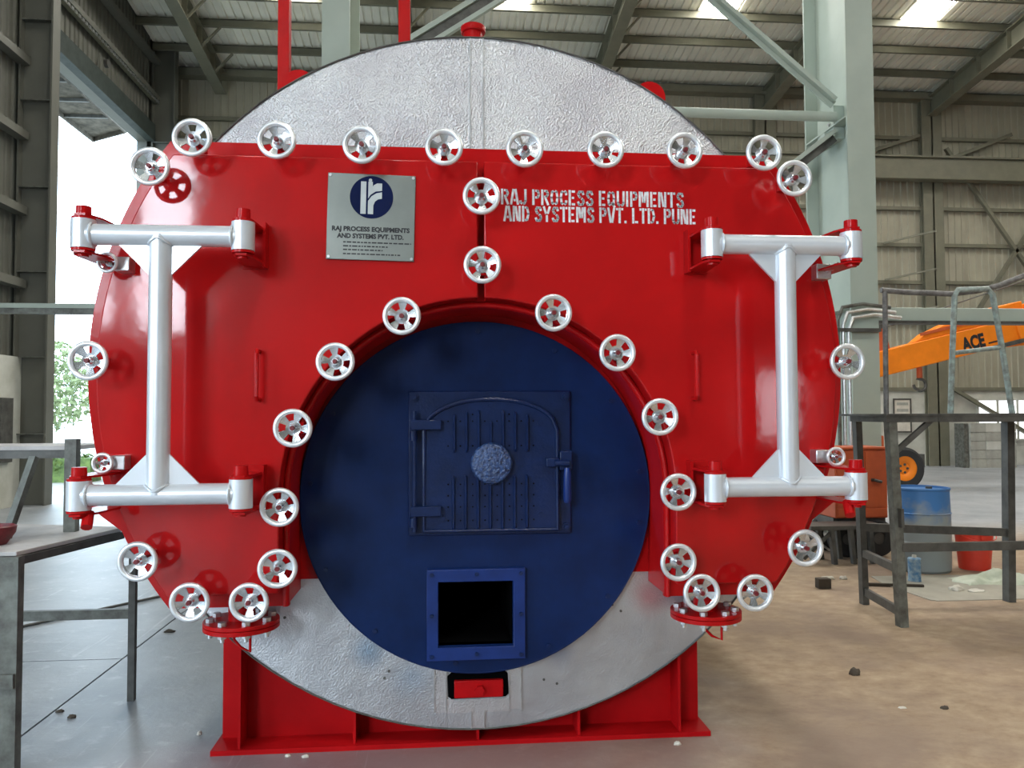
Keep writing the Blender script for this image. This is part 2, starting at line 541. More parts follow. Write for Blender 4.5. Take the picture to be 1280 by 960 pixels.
# back wall
wb = struct(MB().box(XL - .3, XR, YB + .12, YB + .3, 0, EAVE).build('wall_back', M['wall_sheet']), 'tall ribbed steel back wall')
MB().box(XL, XR, YB - .02, YB + .12, 0, 2.12).build('plaster_wall', M['plaster'], wb)
sm = sheet_mesh('wall_sheet', EAVE - 2.1, M['wall_sheet'])
for i in range(29):
    inst('wall_sheet', sm, wb, (XL + i * 1.01, YB + .06, 2.12), (R(90), 0, 0))
for z in (2.16, 4.1, 5.2, 6.27, 7.32, 9.35):
    MB().box(XL, XR, YB - .07, YB + .03, z - .05, z + .05).build('girt', M['truss'], wb)
MB().box(XL, XR, YB - .55, YB - .25, 8.02, 8.62).build('gantry_beam', M['truss'], wb, bevel=.02)
MB().box(XL, XR, YB - .62, YB - .18, 8.62, 8.67).build('gantry_flange', M['truss'], wb)
MB().box(XL, XR, YB - .3, YB + .02, EAVE - .30, EAVE - .12).build('eave_beam', M['truss'], wb)
RAF = (-5.95, -1.0, 3.95, 8.85, 13.75, 18.65)
for x in RAF[1:]:
    mb = MB()
    mb.box(x - .30, x + .30, YB - .20, YB - .16, 0, EAVE - .2).box(x - .02, x + .02, YB - .20, YB - .03, 0, EAVE - .2)
    mb.box(x - .30, x + .30, YB - .06, YB - .02, 0, EAVE - .2)
    mb.build('wall_post', M['column' if False else 'truss'], wb)
for a, b in (((14.2, 9.05), (18.3, 3.2)), ((14.2, 3.2), (18.3, 9.05)), ((14.2, 2.2), (18.3, -.2)), ((9.3, 8.0), (13.4, 9.4)), ((14.2, 8.7), (16.2, 9.5))):
    MB().bar((a[0], YB - .14, a[1]), (b[0], YB - .14, b[1]), .10, .10).build('cross_brace', M['truss'], wb)
for z in (4.3, 5.35, 6.4):
    MB().bar((12.3, YB - .1, z - .1), (13.45, YB - .75, z + .12), .05, .05).build('flange_brace', M['truss'], wb)
# window and notice board on the back wall
w1 = struct(MB().box(15.0, 17.4, YB - .06, YB - .03, .72, 1.86).build('window_1', M['window']), 'daylit window in the back wall')
for x in (15.0, 15.6, 16.2, 16.8, 17.4):
    MB().box(x - .03, x + .03, YB - .09, YB - .03, .70, 1.88).build('window_frame', M['plaster'], w1)
for z in (.72, 1.3, 1.86):
    MB().box(14.97, 17.43, YB - .085, YB - .03, z - .025, z + .025).build('window_frame', M['plaster'], w1)
nb = thing('notice_board', 'small framed notice board on the white back wall', 'notice board', (12.75, YB - .05, 1.42))
MB().box(-.24, .24, -.02, 0, -.46, .46).build('board', M['paper'], nb)
for z in (.34, .16, -.02):
    MB().box(-.16, .18, -.025, -.02, z - .05, z + .03).build('notice_sheet', M['block'], nb)
mb = MB().box(-.27, .27, -.035, -.02, .44, .48).box(-.27, .27, -.035, -.02, -.48, -.44).box(-.27, -.23, -.035, -.02, -.44, .44).box(.23, .27, -.035, -.02, -.44, .44)
mb.build('frame', M['dark_steel'], nb)

# left wall with the open doorway between two columns
OY0, OY1, OZ = 10.55, 16.40, 8.30
NY0, NY1, NZ = -7.6, -2.0, 5.2
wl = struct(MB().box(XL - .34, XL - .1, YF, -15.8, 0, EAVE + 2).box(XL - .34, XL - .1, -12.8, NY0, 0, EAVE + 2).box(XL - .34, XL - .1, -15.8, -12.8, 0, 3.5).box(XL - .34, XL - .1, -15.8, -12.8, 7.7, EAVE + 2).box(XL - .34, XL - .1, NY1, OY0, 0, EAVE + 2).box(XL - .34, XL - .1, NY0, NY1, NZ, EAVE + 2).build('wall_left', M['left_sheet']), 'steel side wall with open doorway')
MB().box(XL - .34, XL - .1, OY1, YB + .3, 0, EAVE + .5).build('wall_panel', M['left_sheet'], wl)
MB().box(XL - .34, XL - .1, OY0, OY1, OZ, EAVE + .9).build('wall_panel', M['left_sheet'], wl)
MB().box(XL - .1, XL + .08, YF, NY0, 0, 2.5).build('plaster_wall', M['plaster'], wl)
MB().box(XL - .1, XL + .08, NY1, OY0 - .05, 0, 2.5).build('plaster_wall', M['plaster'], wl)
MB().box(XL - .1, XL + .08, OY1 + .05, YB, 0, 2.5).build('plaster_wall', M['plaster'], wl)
sl = sheet_mesh('side_sheet', 9.0, M['left_sheet'])
for i in range(0, 11):      # ribs vertical on the inner face near the frame
    inst('side_sheet', sl, wl, (XL - .06, OY0 - 1.02 * (i + 1), 2.5), (R(90), 0, R(90)))
sl2 = sheet_mesh('side_sheet', 3.2, M['left_sheet'])
for i in range(6):
    inst('side_sheet', sl2, wl, (XL - .06, OY0 + .97 * i, OZ + .05), (R(90), 0, R(90)))
for y in (OY1,):
    inst('side_sheet', sl, wl, (XL - .06, y + .05, 2.5), (R(90), 0, R(90)))
for z in (3.74, 4.99, 6.28, 7.58, 8.9, 10.2, 11.4):
    MB().box(XL - .02, XL + .16, NY1 if z < 8 else YF, OY0 - .2, z - .07, z + .07).build('girt', M['left_sheet'], wl)
for z in (9.42, 10.35, 11.2):
    MB().box(XL - .02, XL + .16, OY0, YB, z - .06, z + .06).build('girt', M['left_sheet'], wl)
MB().box(XL - .1, XL + .10, OY0, OY1, OZ, OZ + .42).build('lintel', M['lintel'], wl)
trk = MB().box(XL + .02, XL + .12, OY0, OY1 + .4, 9.30, 9.36)
trk.build('door_track', M['truss'], wl)
for k in range(40):
    y = OY0 + .1 + k * .15
    MB().box(XL + .12, XL + .145, y, y + .085, 9.30, 9.35).build('light_gap_dash', M['steel'], wl)  # bright steel dashes stand in for daylight leaking through the sheet-rib gaps
MB().box(XL + .05, XL + .15, 9.70, 10.05, .75, 1.8).build('window_recess', M['dark_steel'], wl)
MB().cyl((XL + .12, 13.4, 8.92), (XL + .2, 13.4, 8.92), .09, 12).build('wall_lamp', M['dark_steel'], wl)

def h_column_x(name, label, y, bf=.26, depth=.55, h=12.0, x=XL, group=None):      # web across X
    t = thing(name, label, 'column', (x, y, 0), 0, group)
    MB().box(0, .03, 0, bf, 0, h).box(depth - .03, depth, 0, bf, 0, h).build('flange', M['left_sheet'], t)
    MB().box(.03, depth - .03, bf / 2 - .01, bf / 2 + .01, 0, h).build('web', M['left_sheet'], t)
    for z in (1.2, 2.5, 3.95, 5.4, 6.9, 8.3):
        MB().box(.03, depth - .03, 0, bf, z - .008, z + .008).build('stiffener', M['grey_post'], t)
    return t
h_column_x('steel_column', 'dark steel column on the near side of the open doorway', 10.29)
h_column_x('steel_column', 'dark steel column on the far side of the open doorway', 16.42, h=11.0)

# rear and right walls (behind the camera), plain sheet, daylight openings in the rear wall
wr = struct(MB().holed([(XL - .3, 0), (XR, 0), (XR, 12.4), (XL - .3, 12.4)],
                       [[(-7.25, 3.5), (-6.05, 3.5), (-6.05, 7.7), (-7.25, 7.7)], [(7.6, 1.0), (8.8, 1.0), (8.8, 2.5), (7.6, 2.5)]],
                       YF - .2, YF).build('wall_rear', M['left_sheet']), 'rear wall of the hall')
struct(MB().box(XR, XR + .2, YF, YB + .3, 0, 12.7).build('wall_right', M['left_sheet']), 'right wall of the hall')

# roof
ce = struct(MB().prism_x([(YB + .3, EAVE + .10 - .036), (RIDGE, roof_z(RIDGE) + .10), (RIDGE, roof_z(RIDGE) + .25), (YB + .3, EAVE + .25)], XL - .4, XR + .2)
            .prism_x([(RIDGE, roof_z(RIDGE) + .10), (YF - .3, roof_z(YF) + .06), (YF - .3, roof_z(YF) + .25), (RIDGE, roof_z(RIDGE) + .25)], XL - .4, XR + .2)
            .build('ceiling', M['sheet']), 'ribbed steel roof')
SL = math.hypot(YB - RIDGE, (YB - RIDGE) * SLOPE)
rs = sheet_mesh('roof_sheet', SL, M['sheet'], .04)
ang = math.atan(SLOPE)
for i in range(29):
    inst('roof_sheet', rs, ce, (XL + i * 1.01, RIDGE, roof_z(RIDGE)), (-ang, 0, 0))
ys = YB - .1
k = 0
while ys > RIDGE:
    z = roof_z(ys)
    mb = MB().box(XL, XR, ys - .035, ys - .025, z - .24, z - .03).box(XL, XR, ys - .035, ys + .04, z - .045, z - .03).box(XL, XR, ys - .10, ys - .025, z - .24, z - .225)
    mb.build('purlin', M['truss'], ce)
    ys -= 1.06
    k += 1
for x in RAF:
    mb = MB()
    def sect(w, t0, t1):
        return [(YB - .2, roof_z(YB - .2) - t0), (RIDGE, roof_z(RIDGE) - t0), (RIDGE, roof_z(RIDGE) - t1), (YB - .2, roof_z(YB - .2) - t1)]
    mb.prism_x(sect(0, .24, .27), x - .14, x + .14)
    mb.prism_x(sect(0, .27, .75), x - .012, x + .012)
    mb.prism_x(sect(0, .75, .78), x - .14, x + .14)
    mb.build('rafter', M['truss'], ce)
    for yy in (16.4, 15.3, 14.2, 13.2, 12.2):
        z = roof_z(yy)
        MB().bar((x + .12, yy, z - .74), (x + .55, yy, z - .26), .05, .05).build('fly_brace', M['truss'], ce)
        MB().box(x - .13, x + .13, yy - .012, yy + .012, z - .76, z - .25).build('rafter_stiffener', M['truss'], ce)
SKX = (-3.5, 1.45, 6.4, 11.45, 16.3)
for x in SKX:
    for y0 in (11.4, 5.2):
        y1 = y0 + 3.05
        MB().add([(x - .42, y0, roof_z(y0) - .02), (x + .42, y0, roof_z(y0) - .02), (x + .42, y1, roof_z(y1) - .02), (x - .42, y1, roof_z(y1) - .02)],
                 [(0, 1, 2, 3)]).build('skylight_panel', M['skylight'], ce)
for x in (1.45, 11.45):
    for y0 in (-8.5,):
        y1 = y0 + 3.05
        MB().add([(x - .5, y0, roof_z(y0) - .02), (x + .5, y0, roof_z(y0) - .02), (x + .5, y1, roof_z(y1) - .02), (x - .5, y1, roof_z(y1) - .02)],
                 [(0, 1, 2, 3)]).build('skylight_panel', M['skylight'], ce)

# inner column row with its ties and braces
def h_column_y(label, x0, bf=.33, y=5.0, depth=1.06, h=12.3):
    t = thing('steel_column', label, 'column', (x0, y, 0))
    MB().box(0, bf, 0, .03, 0, h).build('flange', M['column'], t)
    MB().box(0, bf, depth - .03, depth, 0, h).build('flange', M['column'], t)
    MB().box(bf / 2 - .012, bf / 2 + .012, .03, depth - .03, 0, h).build('web', M['column'], t)
    for z in (2.72, 4.95, 8.0):
        MB().box(.0, bf, .03, depth - .03, z - .01, z + .01).build('stiffener', M['column'], t)
    return t
cR = h_column_y('tall pale green steel column standing right of the red boiler', 4.512)
cL = h_column_y('tall pale green steel column rising behind the boiler, left of its top', -1.47, .30)
g = MB().box(.02, .15, .35, .75, 4.80, 5.20).build('gusset_plate', M['column'], cR)
MB().box(-.02, .03, .5, .62, 4.72, 4.92).build('gusset_plate', M['column'], cR)
for dz in (-.05, .05):
    MB().cyl((-.02 + .02, .45, 5.05 + dz), (.16, .45, 5.05 + dz), .02, 8).build('bolt', M['steel'], cR)
tb = thing('tie_strut', 'thin pale green strut running level into the right steel column', 'strut', (0, 5.25, 0))
MB().cyl((-1.1, 0, 5.02), (4.50, 0, 5.02), .058, 14).build('strut_tube', M['column'], tb)
tb = thing('brace', 'pale green brace slanting down to the right steel column from above', 'brace', (0, 5.25, 0))
MB().bar((2.0, 0, 7.30), (4.50, 0, 5.22), .08, .05).build('angle_leg', M['column'], tb)
MB().bar((2.0, .04, 7.26), (4.50, .04, 5.18), .02, .10).build('angle_leg', M['column'], tb)
tb = thing('brace', 'pale green brace slanting up to the right steel column from behind the boiler', 'brace', (0, 5.25, 0))
MB().bar((2.0, 0, 2.95), (4.50, 0, 4.86), .08, .05).build('angle_leg', M['column'], tb)
MB().bar((2.0, .04, 2.88), (4.50, .04, 4.79), .02, .12).build('angle_leg', M['dark_steel'], tb)
tb = thing('brace', 'olive steel double-angle brace rising above the boiler beside the red post', 'brace', (0, 5.25, 0))
MB().bar((-1.1, 0, 5.38), (1.8, 0, 7.32), .07, .06).build('angle_leg', M['column'], tb)
MB().bar((-1.1, .02, 5.28), (1.8, .02, 7.22), .03, .10).build('angle_leg', M['dark_steel'], tb)
MB().bar((-1.1, 0, 5.18), (1.8, 0, 7.12), .07, .05).build('angle_leg', M['column'], tb)
tb = thing('tie_beam', 'grey green level beam crossing behind the guard rail and column', 'beam', (4.85, 5.25, 2.72))
MB().box(0, 6.0, -.06, .06, -.14, .02).build('beam_body', M['column'], tb, bevel=.01)
MB().box(0, 6.0, -.10, .06, -.17, -.14).build('beam_flange', M['dark_steel'], tb)
tb = thing('tie_beam', 'pale grey level bar across the open doorway beside the boiler', 'bar', (-7.2, 5.25, 2.66))
MB().box(0, 5.8, -.05, .05, 0, .05).build('bar_top', M['column'], tb)
MB().box(0, 5.8, -.04, .05, -.06, 0).build('bar_web', M['grey_post'], tb)
cd = thing('conduit', 'bundle bend of grey conduit pipes clipped to the right column', 'conduit', (4.512, 4.93, 0))
for i, (dx, mm) in enumerate(((-.20, 'grey_post'), (-.14, 'steel'), (-.075, 'steel'))):
    MB().tube([(dx, 0, 0.02), (dx, 0, 2.55 - .06 * i), (dx + .06, 0, 2.70 - .06 * i), (dx + .30, 0, 2.74 - .06 * i), (dx + .62, -.02, 2.70 - .06 * i)], .022, 8).build('conduit_pipe', M[mm], cd)
MB().box(-.24, .30, -.03, .05, 2.42, 2.46).build('conduit_clip', M['dark_steel'], cd)

# outside the doorway
struct(MB().box(-70, XL - .34, -30, 80, -.2, -.02).build('ground', M['yard']), 'pale yard outside the doorway')
def leafy(mb, cx, cy, cz, rx, ry, rz, n, s):
    for _ in range(n):
        while True:
            p = Vector((random.uniform(-1, 1), random.uniform(-1, 1), random.uniform(-1, 1)))
            if p.length < 1:
                break
        c = Vector((cx + p.x * rx, cy + p.y * ry, cz + p.z * rz))
        d1 = Vector((random.gauss(0, 1), random.gauss(0, 1), random.gauss(0, 1))).normalized() * s
        d2 = Vector((random.gauss(0, 1), random.gauss(0, 1), random.gauss(0, 1))).normalized() * s * .5
        mb.add([c - d1, c + d2, c + d1, c - d2], [(0, 1, 2, 3)])
    return mb
hd = thing('hedge', 'low clipped green hedge in the sunny yard beyond the doorway', 'hedge', (-9.6, 15.6, -.02))
leafy(MB().box(-1.4, 1.4, -.3, .3, .0, .55), 0, 0, .40, 1.6, .45, .36, 2600, .06).build('foliage', M['hedge'], hd, sharp=10)
for x, y, lab in ((-14.5, 26, 'pale overexposed tree in the yard beyond the doorway'),):
    tr = thing('tree', lab, 'tree', (x, y, -.02))
    MB().cyl((0, 0, 0), (.1, 0, 2.2), .14, 10, .08).build('trunk', M['bark'], tr)
    leafy(MB(), .0, 0, 2.6, 2.0, 1.4, 1.7, 3200, .13).build('foliage', M['tree'], tr, sharp=10)
aw = thing('awning', 'weathered sheet awning of the neighbouring shed seen through the doorway', 'awning', (-9.5, 15.6, -.02))
MB().prism_z([(-.62, -4.4), (.58, -4.4), (.58, 3.3), (-.62, 4.1)], 9.50, 9.53).build('awning_sheet', M['awning'], aw)
for y in (-3.6, -2.4, -1.2, 0, 1.2, 2.3):
    MB().box(-.62, .58, y - .03, y + .03, 9.42, 9.5).build('awning_rib', M['dark_steel'], aw)
MB().box(-.66, -.60, -4.4, 4.1, 9.38, 9.52).build('awning_edge', M['awning'], aw)
MB().box(.54, .60, -4.4, 3.3, 9.38, 9.52).build('awning_edge', M['awning'], aw)
MB().bar((.57, 3.3, 9.45), (-.63, 4.1, 9.45), .05, .12).build('awning_edge', M['awning'], aw)
for y in (-3.4, -4.3):
    MB().box(-.68, -.60, y - .04, y + .04, 0, 9.4).build('awning_post', M['awning'], aw)

# ================================================================== the boiler
bo = thing('boiler', 'huge red and navy steam boiler with aluminium clad shell and many handwheels', 'boiler')
CZ, CR = 1.67, 1.59
# cladding: two half discs with a seam strip, a hole behind the furnace front
def clad_quarter(s, u):
    gap = .0015
    outer = arc(0, CZ, CR, 0, 90, 26) if u else arc(0, CZ, CR, -90, 0, 26)
    zc = CZ - 1.132
    ai = math.degrees(math.asin(zc / .74))
    inner = arc(0, 1.132, .74, 90, ai, 8) if u else arc(0, 1.132, .74, ai, -90, 26)
    poly = [(max(gap, x), z + (gap if u else -gap if abs(z - CZ) < 1e-6 else 0)) for x, z in outer]
    poly += [(max(gap, x), z) for x, z in inner]
    return [(s * x, z) for x, z in poly]
for s in (-1, 1):
    for u in (0, 1):
        MB().prism(clad_quarter(s, u), 0, .012).build('cladding_panel', M['alu' if u else 'alu_low'], bo)
MB().lathe([(CR + .001, -.002), (CR + .003, .002), (CR + .003, 3.6), (.2, 3.62)], 96, 'y').build('shell', M['alu'], bo, (0, 0, CZ))
MB().tube([(x, -.004, z) for x, z in arc(0, CZ, CR, 0, 360, 95)[:-1]], .004, 6, True).build('cladding_edge', M['dark_steel'], bo)
MB().box(-.032, .032, -.003, 0, 2.6, 3.255).build('seam_strip', M['alu'], bo)
for x in (-.03, .03):
    MB().box(x - .003, x + .003, -.008, 0, 2.6, 3.255).build('seam_fold', M['steel'], bo)
MB().box(-.032, .028, -.004, 0, .085, .165).build('seam_strip', M['alu_strip'], bo)
for x in (-.03, .028):
    MB().box(x - .003, x + .003, -.008, 0, .085, .165).build('seam_fold', M['steel'], bo)
for x0, x1, z0, z1 in ((-.197, -.145, .158, .40), (.143, .195, .165, .40), (-.143, .141, .345, .40), (-.143, .141, .155, .215)):
    MB().box(x0, x1, -.005, 0, z0, z1).build('patch_strip', M['alu_strip'], bo)
for x in (-.197, -.144, .142, .195):
    MB().box(x - .003, x + .003, -.009, 0, .16, .40).build('seam_fold', M['steel'], bo)
# a few screw heads on the lower cladding
for x, z in ((-.86, .60), (-.93, .56), (-.42, .32), (-.40, .35), (.62, .62), (.66, .59), (.30, .29), (.36, .27), (-.9, .70)):
    MB().cyl((x, 0, z), (x, -.004, z), .006, 8).build('screw', M['dark_steel'], bo)
# red hatch
ht = MB().prism([(-.138, .32), (-.12, .337), (.12, .338), (.134, .325), (.138, .235), (.125, .222), (-.12, .218), (-.136, .23)], -.006, .02).build('inspection_hatch', M['black'], bo)
MB().box(-.108, .112, -.03, -.006, .228, .305).build('hatch_cover', M['red_base'], ht, bevel=.004)
MB().cyl((.005, -.03, .266), (.005, -.055, .266), .022, 6).build('hatch_nut', M['red_base'], ht)

# smokebox frame
FZ, FR, FT, FB, OPR, OPZ = 1.69, 1.60, 2.642, .715, .79, 1.165
def u_outline(cz, r, top, bot, opz, opr, s=None, half_gap=0):
    at = math.degrees(math.asin((top - cz) / r))
    ab = math.degrees(math.asin((bot - cz) / r))
    right = arc(0, cz, r, ab, at, 44)
    if s is None:
        poly = right + [(-x, z) for x, z in reversed(right)]
        poly += [(-opr, bot)] + arc(0, opz, opr, 180, 0, 40) + [(opr, bot)]
        return poly
    poly = right + [(half_gap, top)]
    a0 = math.degrees(math.acos(half_gap / opr))
    poly += arc(0, opz, opr, a0, 0, 24) + [(opr, bot)]
    return [(s * x, z) for x, z in poly]
MB().prism(u_outline(FZ, FR, FT, FB, OPZ, OPR), -.27, -.245).build('smokebox_flange', M['red_frame'], bo)
MB().prism(u_outline(FZ, FR - .05, FT - .01, FB + .012, OPZ, OPR + .0005), -.245, -.002).build('smokebox_body', M['red_frame'], bo)
MB().tube([(-OPR - .013, -.275, FB)] + [(x, -.275, z) for x, z in arc(0, OPZ, OPR + .013, 180, 0, 40)] + [(OPR + .013, -.275, FB)], .012, 8).build('door_gasket', M['red_frame'], bo)
MB().prism(u_outline(FZ, FR - .30, 2.40, .770, OPZ, .715), -.009, -.003).build('recess_plate', M['red_frame'], bo)
# door leaves
DY0, DY1 = -.37, -.272
leaf = {}
for s in (-1, 1):
    d = MB().prism(u_outline(1.668, 1.528, 2.556, .785, 1.169, .815, s, .013), DY0, DY1).build('smokebox_door', M['red'], bo, bevel=.006)
    leaf[s] = d
    # closing strip along the outer edge of the leaf
    top = math.degrees(math.asin((2.53 - 1.668) / 1.50))
    bt = math.degrees(math.asin((.81 - 1.668) / 1.50))
    hd_ = MB().tube([(s * .895, DY0, 1.757 + .0), (s * .895, DY0 - .045, 1.757), (s * .895, DY0 - .055, 1.745), (s * .895, DY0 - .055, 1.575), (s * .895, DY0 - .045, 1.563), (s * .895, DY0, 1.563)], .009, 8)
    hd_.build('grab_handle', M['red_frame'], d)
MB().box(-.02, .02, -.285, -.272, 1.98, 2.55).build('meeting_strip', M['red_frame'], bo)

# stencilled lettering
GL = {
 'R': (.62, [[(.1, 0), (.1, 1)], [(.24, .92), (.44, .9), (.52, .73), (.44, .56), (.24, .53)], [(.33, .47), (.55, 0)]]),
 'P': (.60, [[(.1, 0), (.1, 1)], [(.24, .92), (.44, .9), (.52, .70), (.44, .50), (.24, .47)]]),
 'A': (.66, [[(.07, 0), (.26, 1)], [(.40, 1), (.59, 0)], [(.27, .28), (.42, .28)]]),
 'J': (.52, [[(.42, 1), (.42, .25), (.34, .09), (.25, .07)], [(.18, .07), (.06, .14), (.04, .27)]]),
 'O': (.64, [[(.27, .93), (.15, .85), (.1, .5), (.15, .15), (.27, .07)], [(.37, .93), (.49, .85), (.54, .5), (.49, .15), (.37, .07)]]),
 'Q': (.66, [[(.27, .93), (.15, .85), (.1, .5), (.15, .15), (.27, .07)], [(.37, .93), (.49, .85), (.54, .5), (.49, .15), (.37, .07)], [(.36, .28), (.60, -.06)]]),
 'C': (.60, [[(.27, .93), (.15, .85), (.1, .5), (.15, .15), (.27, .07)], [(.36, .93), (.47, .86), (.51, .66)], [(.36, .07), (.47, .14), (.51, .34)]]),
 'E': (.56, [[(.1, 0), (.1, 1)], [(.25, .91), (.5, .91)], [(.25, .5), (.43, .5)], [(.25, .09), (.5, .09)]]),
 'S': (.60, [[(.51, .70), (.44, .90), (.20, .91), (.11, .74), (.20, .58), (.29, .53)], [(.35, .48), (.47, .39), (.51, .24), (.42, .08), (.18, .08), (.08, .27)]]),
 'U': (.64, [[(.1, 1), (.1, .25), (.17, .10), (.27, .07)], [(.54, 1), (.54, .25), (.47, .10), (.37, .07)]]),
 'I': (.24, [[(.1, 0), (.1, 1)]]),
 'M': (.80, [[(.09, 0), (.09, 1)], [(.69, 0), (.69, 1)], [(.24, .98), (.36, .28)], [(.54, .98), (.43, .28)]]),
 'N': (.66, [[(.09, 0), (.09, 1)], [(.55, 0), (.55, 1)], [(.23, .97), (.41, .04)]]),
 'T': (.60, [[(.3, 0), (.3, 1)], [(0, .91), (.17, .91)], [(.43, .91), (.6, .91)]]),
 'D': (.62, [[(.1, 0), (.1, 1)], [(.25, .92), (.42, .87), (.52, .5), (.42, .13), (.25, .08)]]),
 'Y': (.62, [[(.06, 1), (.25, .52)], [(.56, 1), (.37, .52)], [(.31, .44), (.31, 0)]]),
 'V': (.62, [[(.07, 1), (.27, .02)], [(.55, 1), (.37, .02)]]),
 'L': (.54, [[(.1, 0), (.1, 1)], [(.25, .09), (.5, .09)]]),
 '.': (.24, [[(.1, 0), (.1, .17)]]),
}
def strokes(mb, text, x0, x1, z0, hgt, y, wd=.145):
    adv = sum(GL[c][0] + .07 if c != ' ' else .32 for c in text)
    k = (x1 - x0) / adv
    x = x0
    for c in text:
        if c == ' ':
            x += .32 * k
            continue
        w, lines = GL[c]
        for ln in lines:
            for i in range(len(ln) - 1):
                a, b = Vector((ln[i][0] * k, ln[i][1] * hgt)), Vector((ln[i + 1][0] * k, ln[i + 1][1] * hgt))
                d = (b - a).normalized()
                ext = 0 if len(ln) == 2 else .003
                a, b = a - d * (ext if i else 0), b + d * (ext if i < len(ln) - 2 else 0)
                p = Vector((-d.y, d.x)) * wd * hgt / 2
                q = [a + p, b + p, b - p, a - p]
                mb.add([(x + v.x, y, z0 + v.y) for v in q], [(0, 1, 2, 3)])
        x += (w + .07) * k
    return mb
lt = strokes(MB(), 'RAJ PROCESS EQUIPMENTS', .083, .870, 2.376, .066, DY0 - .0012)
strokes(lt, 'AND SYSTEMS PVT. LTD. PUNE', .094, .922, 2.305, .066, DY0 - .0012)
lt.build('lettering', M['stencil'], leaf[1])

# name plate on the left leaf
np_ = MB().box(-.178, .178, -.008, 0, -.178, .178).build('name_plate', M['brushed'], bo, (-.451, DY0 - .002, 2.310), bevel=.002)
np_.rotation_euler = (0, R(1.2), 0)
MB().prism(arc(0, .082, .088, 0, 360, 48)[:-1], -.0095, -.008).build('emblem_disc', M['plate_blue'], np_)
em = MB().prism([(-.044, .012), (-.022, .012), (-.022, .146), (-.044, .146)], -.0105, -.0095)
em.prism([(-.014, .076), (-.004, .092), (.016, .106), (.042, .110), (.042, .140), (.022, .140), (.008, .132), (.004, .126), (.004, .146), (-.014, .146)], -.0105, -.0095)
em.prism([(-.014, .012), (.008, .012), (.008, .048), (.014, .064), (.026, .074), (.042, .077), (.042, .104), (.020, .099), (.000, .086), (-.014, .066)], -.0105, -.0095)
em.prism(arc(-.006, .152, .007, 0, 360, 12)[:-1], -.0105, -.0095)
em.build('emblem_mark', M['plate_silver'], np_)
def text_mesh(body, size, material, name, parent, loc, rot=(R(90), 0, 0), bold=0.0, width=None, shear=0.0):
    cu = bpy.data.curves.new(name, 'FONT')
    cu.body, cu.size, cu.offset, cu.align_x, cu.align_y, cu.shear = body, size, bold, 'CENTER', 'CENTER', shear
    cu.resolution_u = 3
    tmp = bpy.data.objects.new('tmp_text', cu)
    COL.objects.link(tmp)
    bpy.context.view_layer.update()
    me = bpy.data.meshes.new_from_object(tmp.evaluated_get(bpy.context.evaluated_depsgraph_get()))
    bpy.data.objects.remove(tmp)
    if width:
        xs = [v.co.x for v in me.vertices]
        k = width / (max(xs) - min(xs))
        for v in me.vertices:
            v.co.x *= k
    me.materials.clear()
    me.materials.append(material)
    me.name = name
    return inst(name, me, parent, loc, rot)
text_mesh('RAJ PROCESS EQUIPMENTS', .026, M['ink'], 'lettering', np_, (.0, -.0092, -.052), bold=.0012, width=.315)
text_mesh('AND SYSTEMS PVT. LTD.', .026, M['ink'], 'lettering', np_, (-.0, -.0092, -.081), bold=.0012, width=.27)
for r_, (z, x0, x1) in enumerate(((-.106, -.11, .165), (-.122, -.11, .07), (-.137, -.11, .05), (-.154, -.11, .125))):
    x = x0
    mb = MB()
    while x < x1:
        w = random.uniform(.006, .022)
        mb.box(x, min(x + w, x1), -.0088, -.008, z - .0025, z + .0025)
        x += w + .004
    mb.build('fine_print', M['ink'], np_)
for x, z in ((-.168, .168), (.168, .168), (-.168, -.168), (.168, -.168)):
    MB().cyl((x, -.008, z), (x, -.012, z), .006, 10).build('rivet', M['steel'], np_)

# furnace front
bl = MB().holed(arc(0, 1.132, .788, 0, 360, 96)[:-1], [[(-.178, .472), (.153, .472), (.153, .755), (-.178, .755)]], -.055, -.012).build('furnace_front', M['blue'], bo, bevel=0)
rim = MB().tube([(x, -.05, z) for x, z in arc(0, 1.132, .784, 0, 360, 96)[:-1]], .006, 6, True).build('front_rim', M['blue'], bl)
for a in (-128, -98, -65, -38, -10, 8, 35, 62, 90, 118, 150, 175, 205):
    x, z = .745 * math.cos(R(a)), 1.132 + .745 * math.sin(R(a))
    MB().cyl((x, -.055, z), (x, -.064, z), .011, 6).build('bolt', M['blue_cast'], bl)
du = MB()
du.add([(-.178, -.05, .472), (.153, -.05, .472), (.153, -.05, .755), (-.178, -.05, .755), (-.178, 1.2, .472), (.153, 1.2, .472), (.153, 1.2, .755), (-.178, 1.2, .755)],
       [(0, 1, 5, 4), (1, 2, 6, 5), (2, 3, 7, 6), (3, 0, 4, 7), (4, 5, 6, 7)]).build('ash_duct', M['black'], bl)
af = MB().holed([(-.230, .412), (.208, .412), (.208, .812), (-.230, .812)], [[(-.180, .470), (.155, .470), (.155, .757), (-.180, .757)]], -.085, -.055).build('ash_frame', M['blue_frame'], bl, bevel=.003)
for x, z in ((-.208, .79), (-.01, .79), (.188, .79), (-.208, .61), (.188, .61), (-.208, .432), (-.01, .44), (.188, .432)):
    MB().cyl((x, -.085, z), (x, -.094, z), .009, 6).build('ash_bolt', M['blue_cast'], bl)
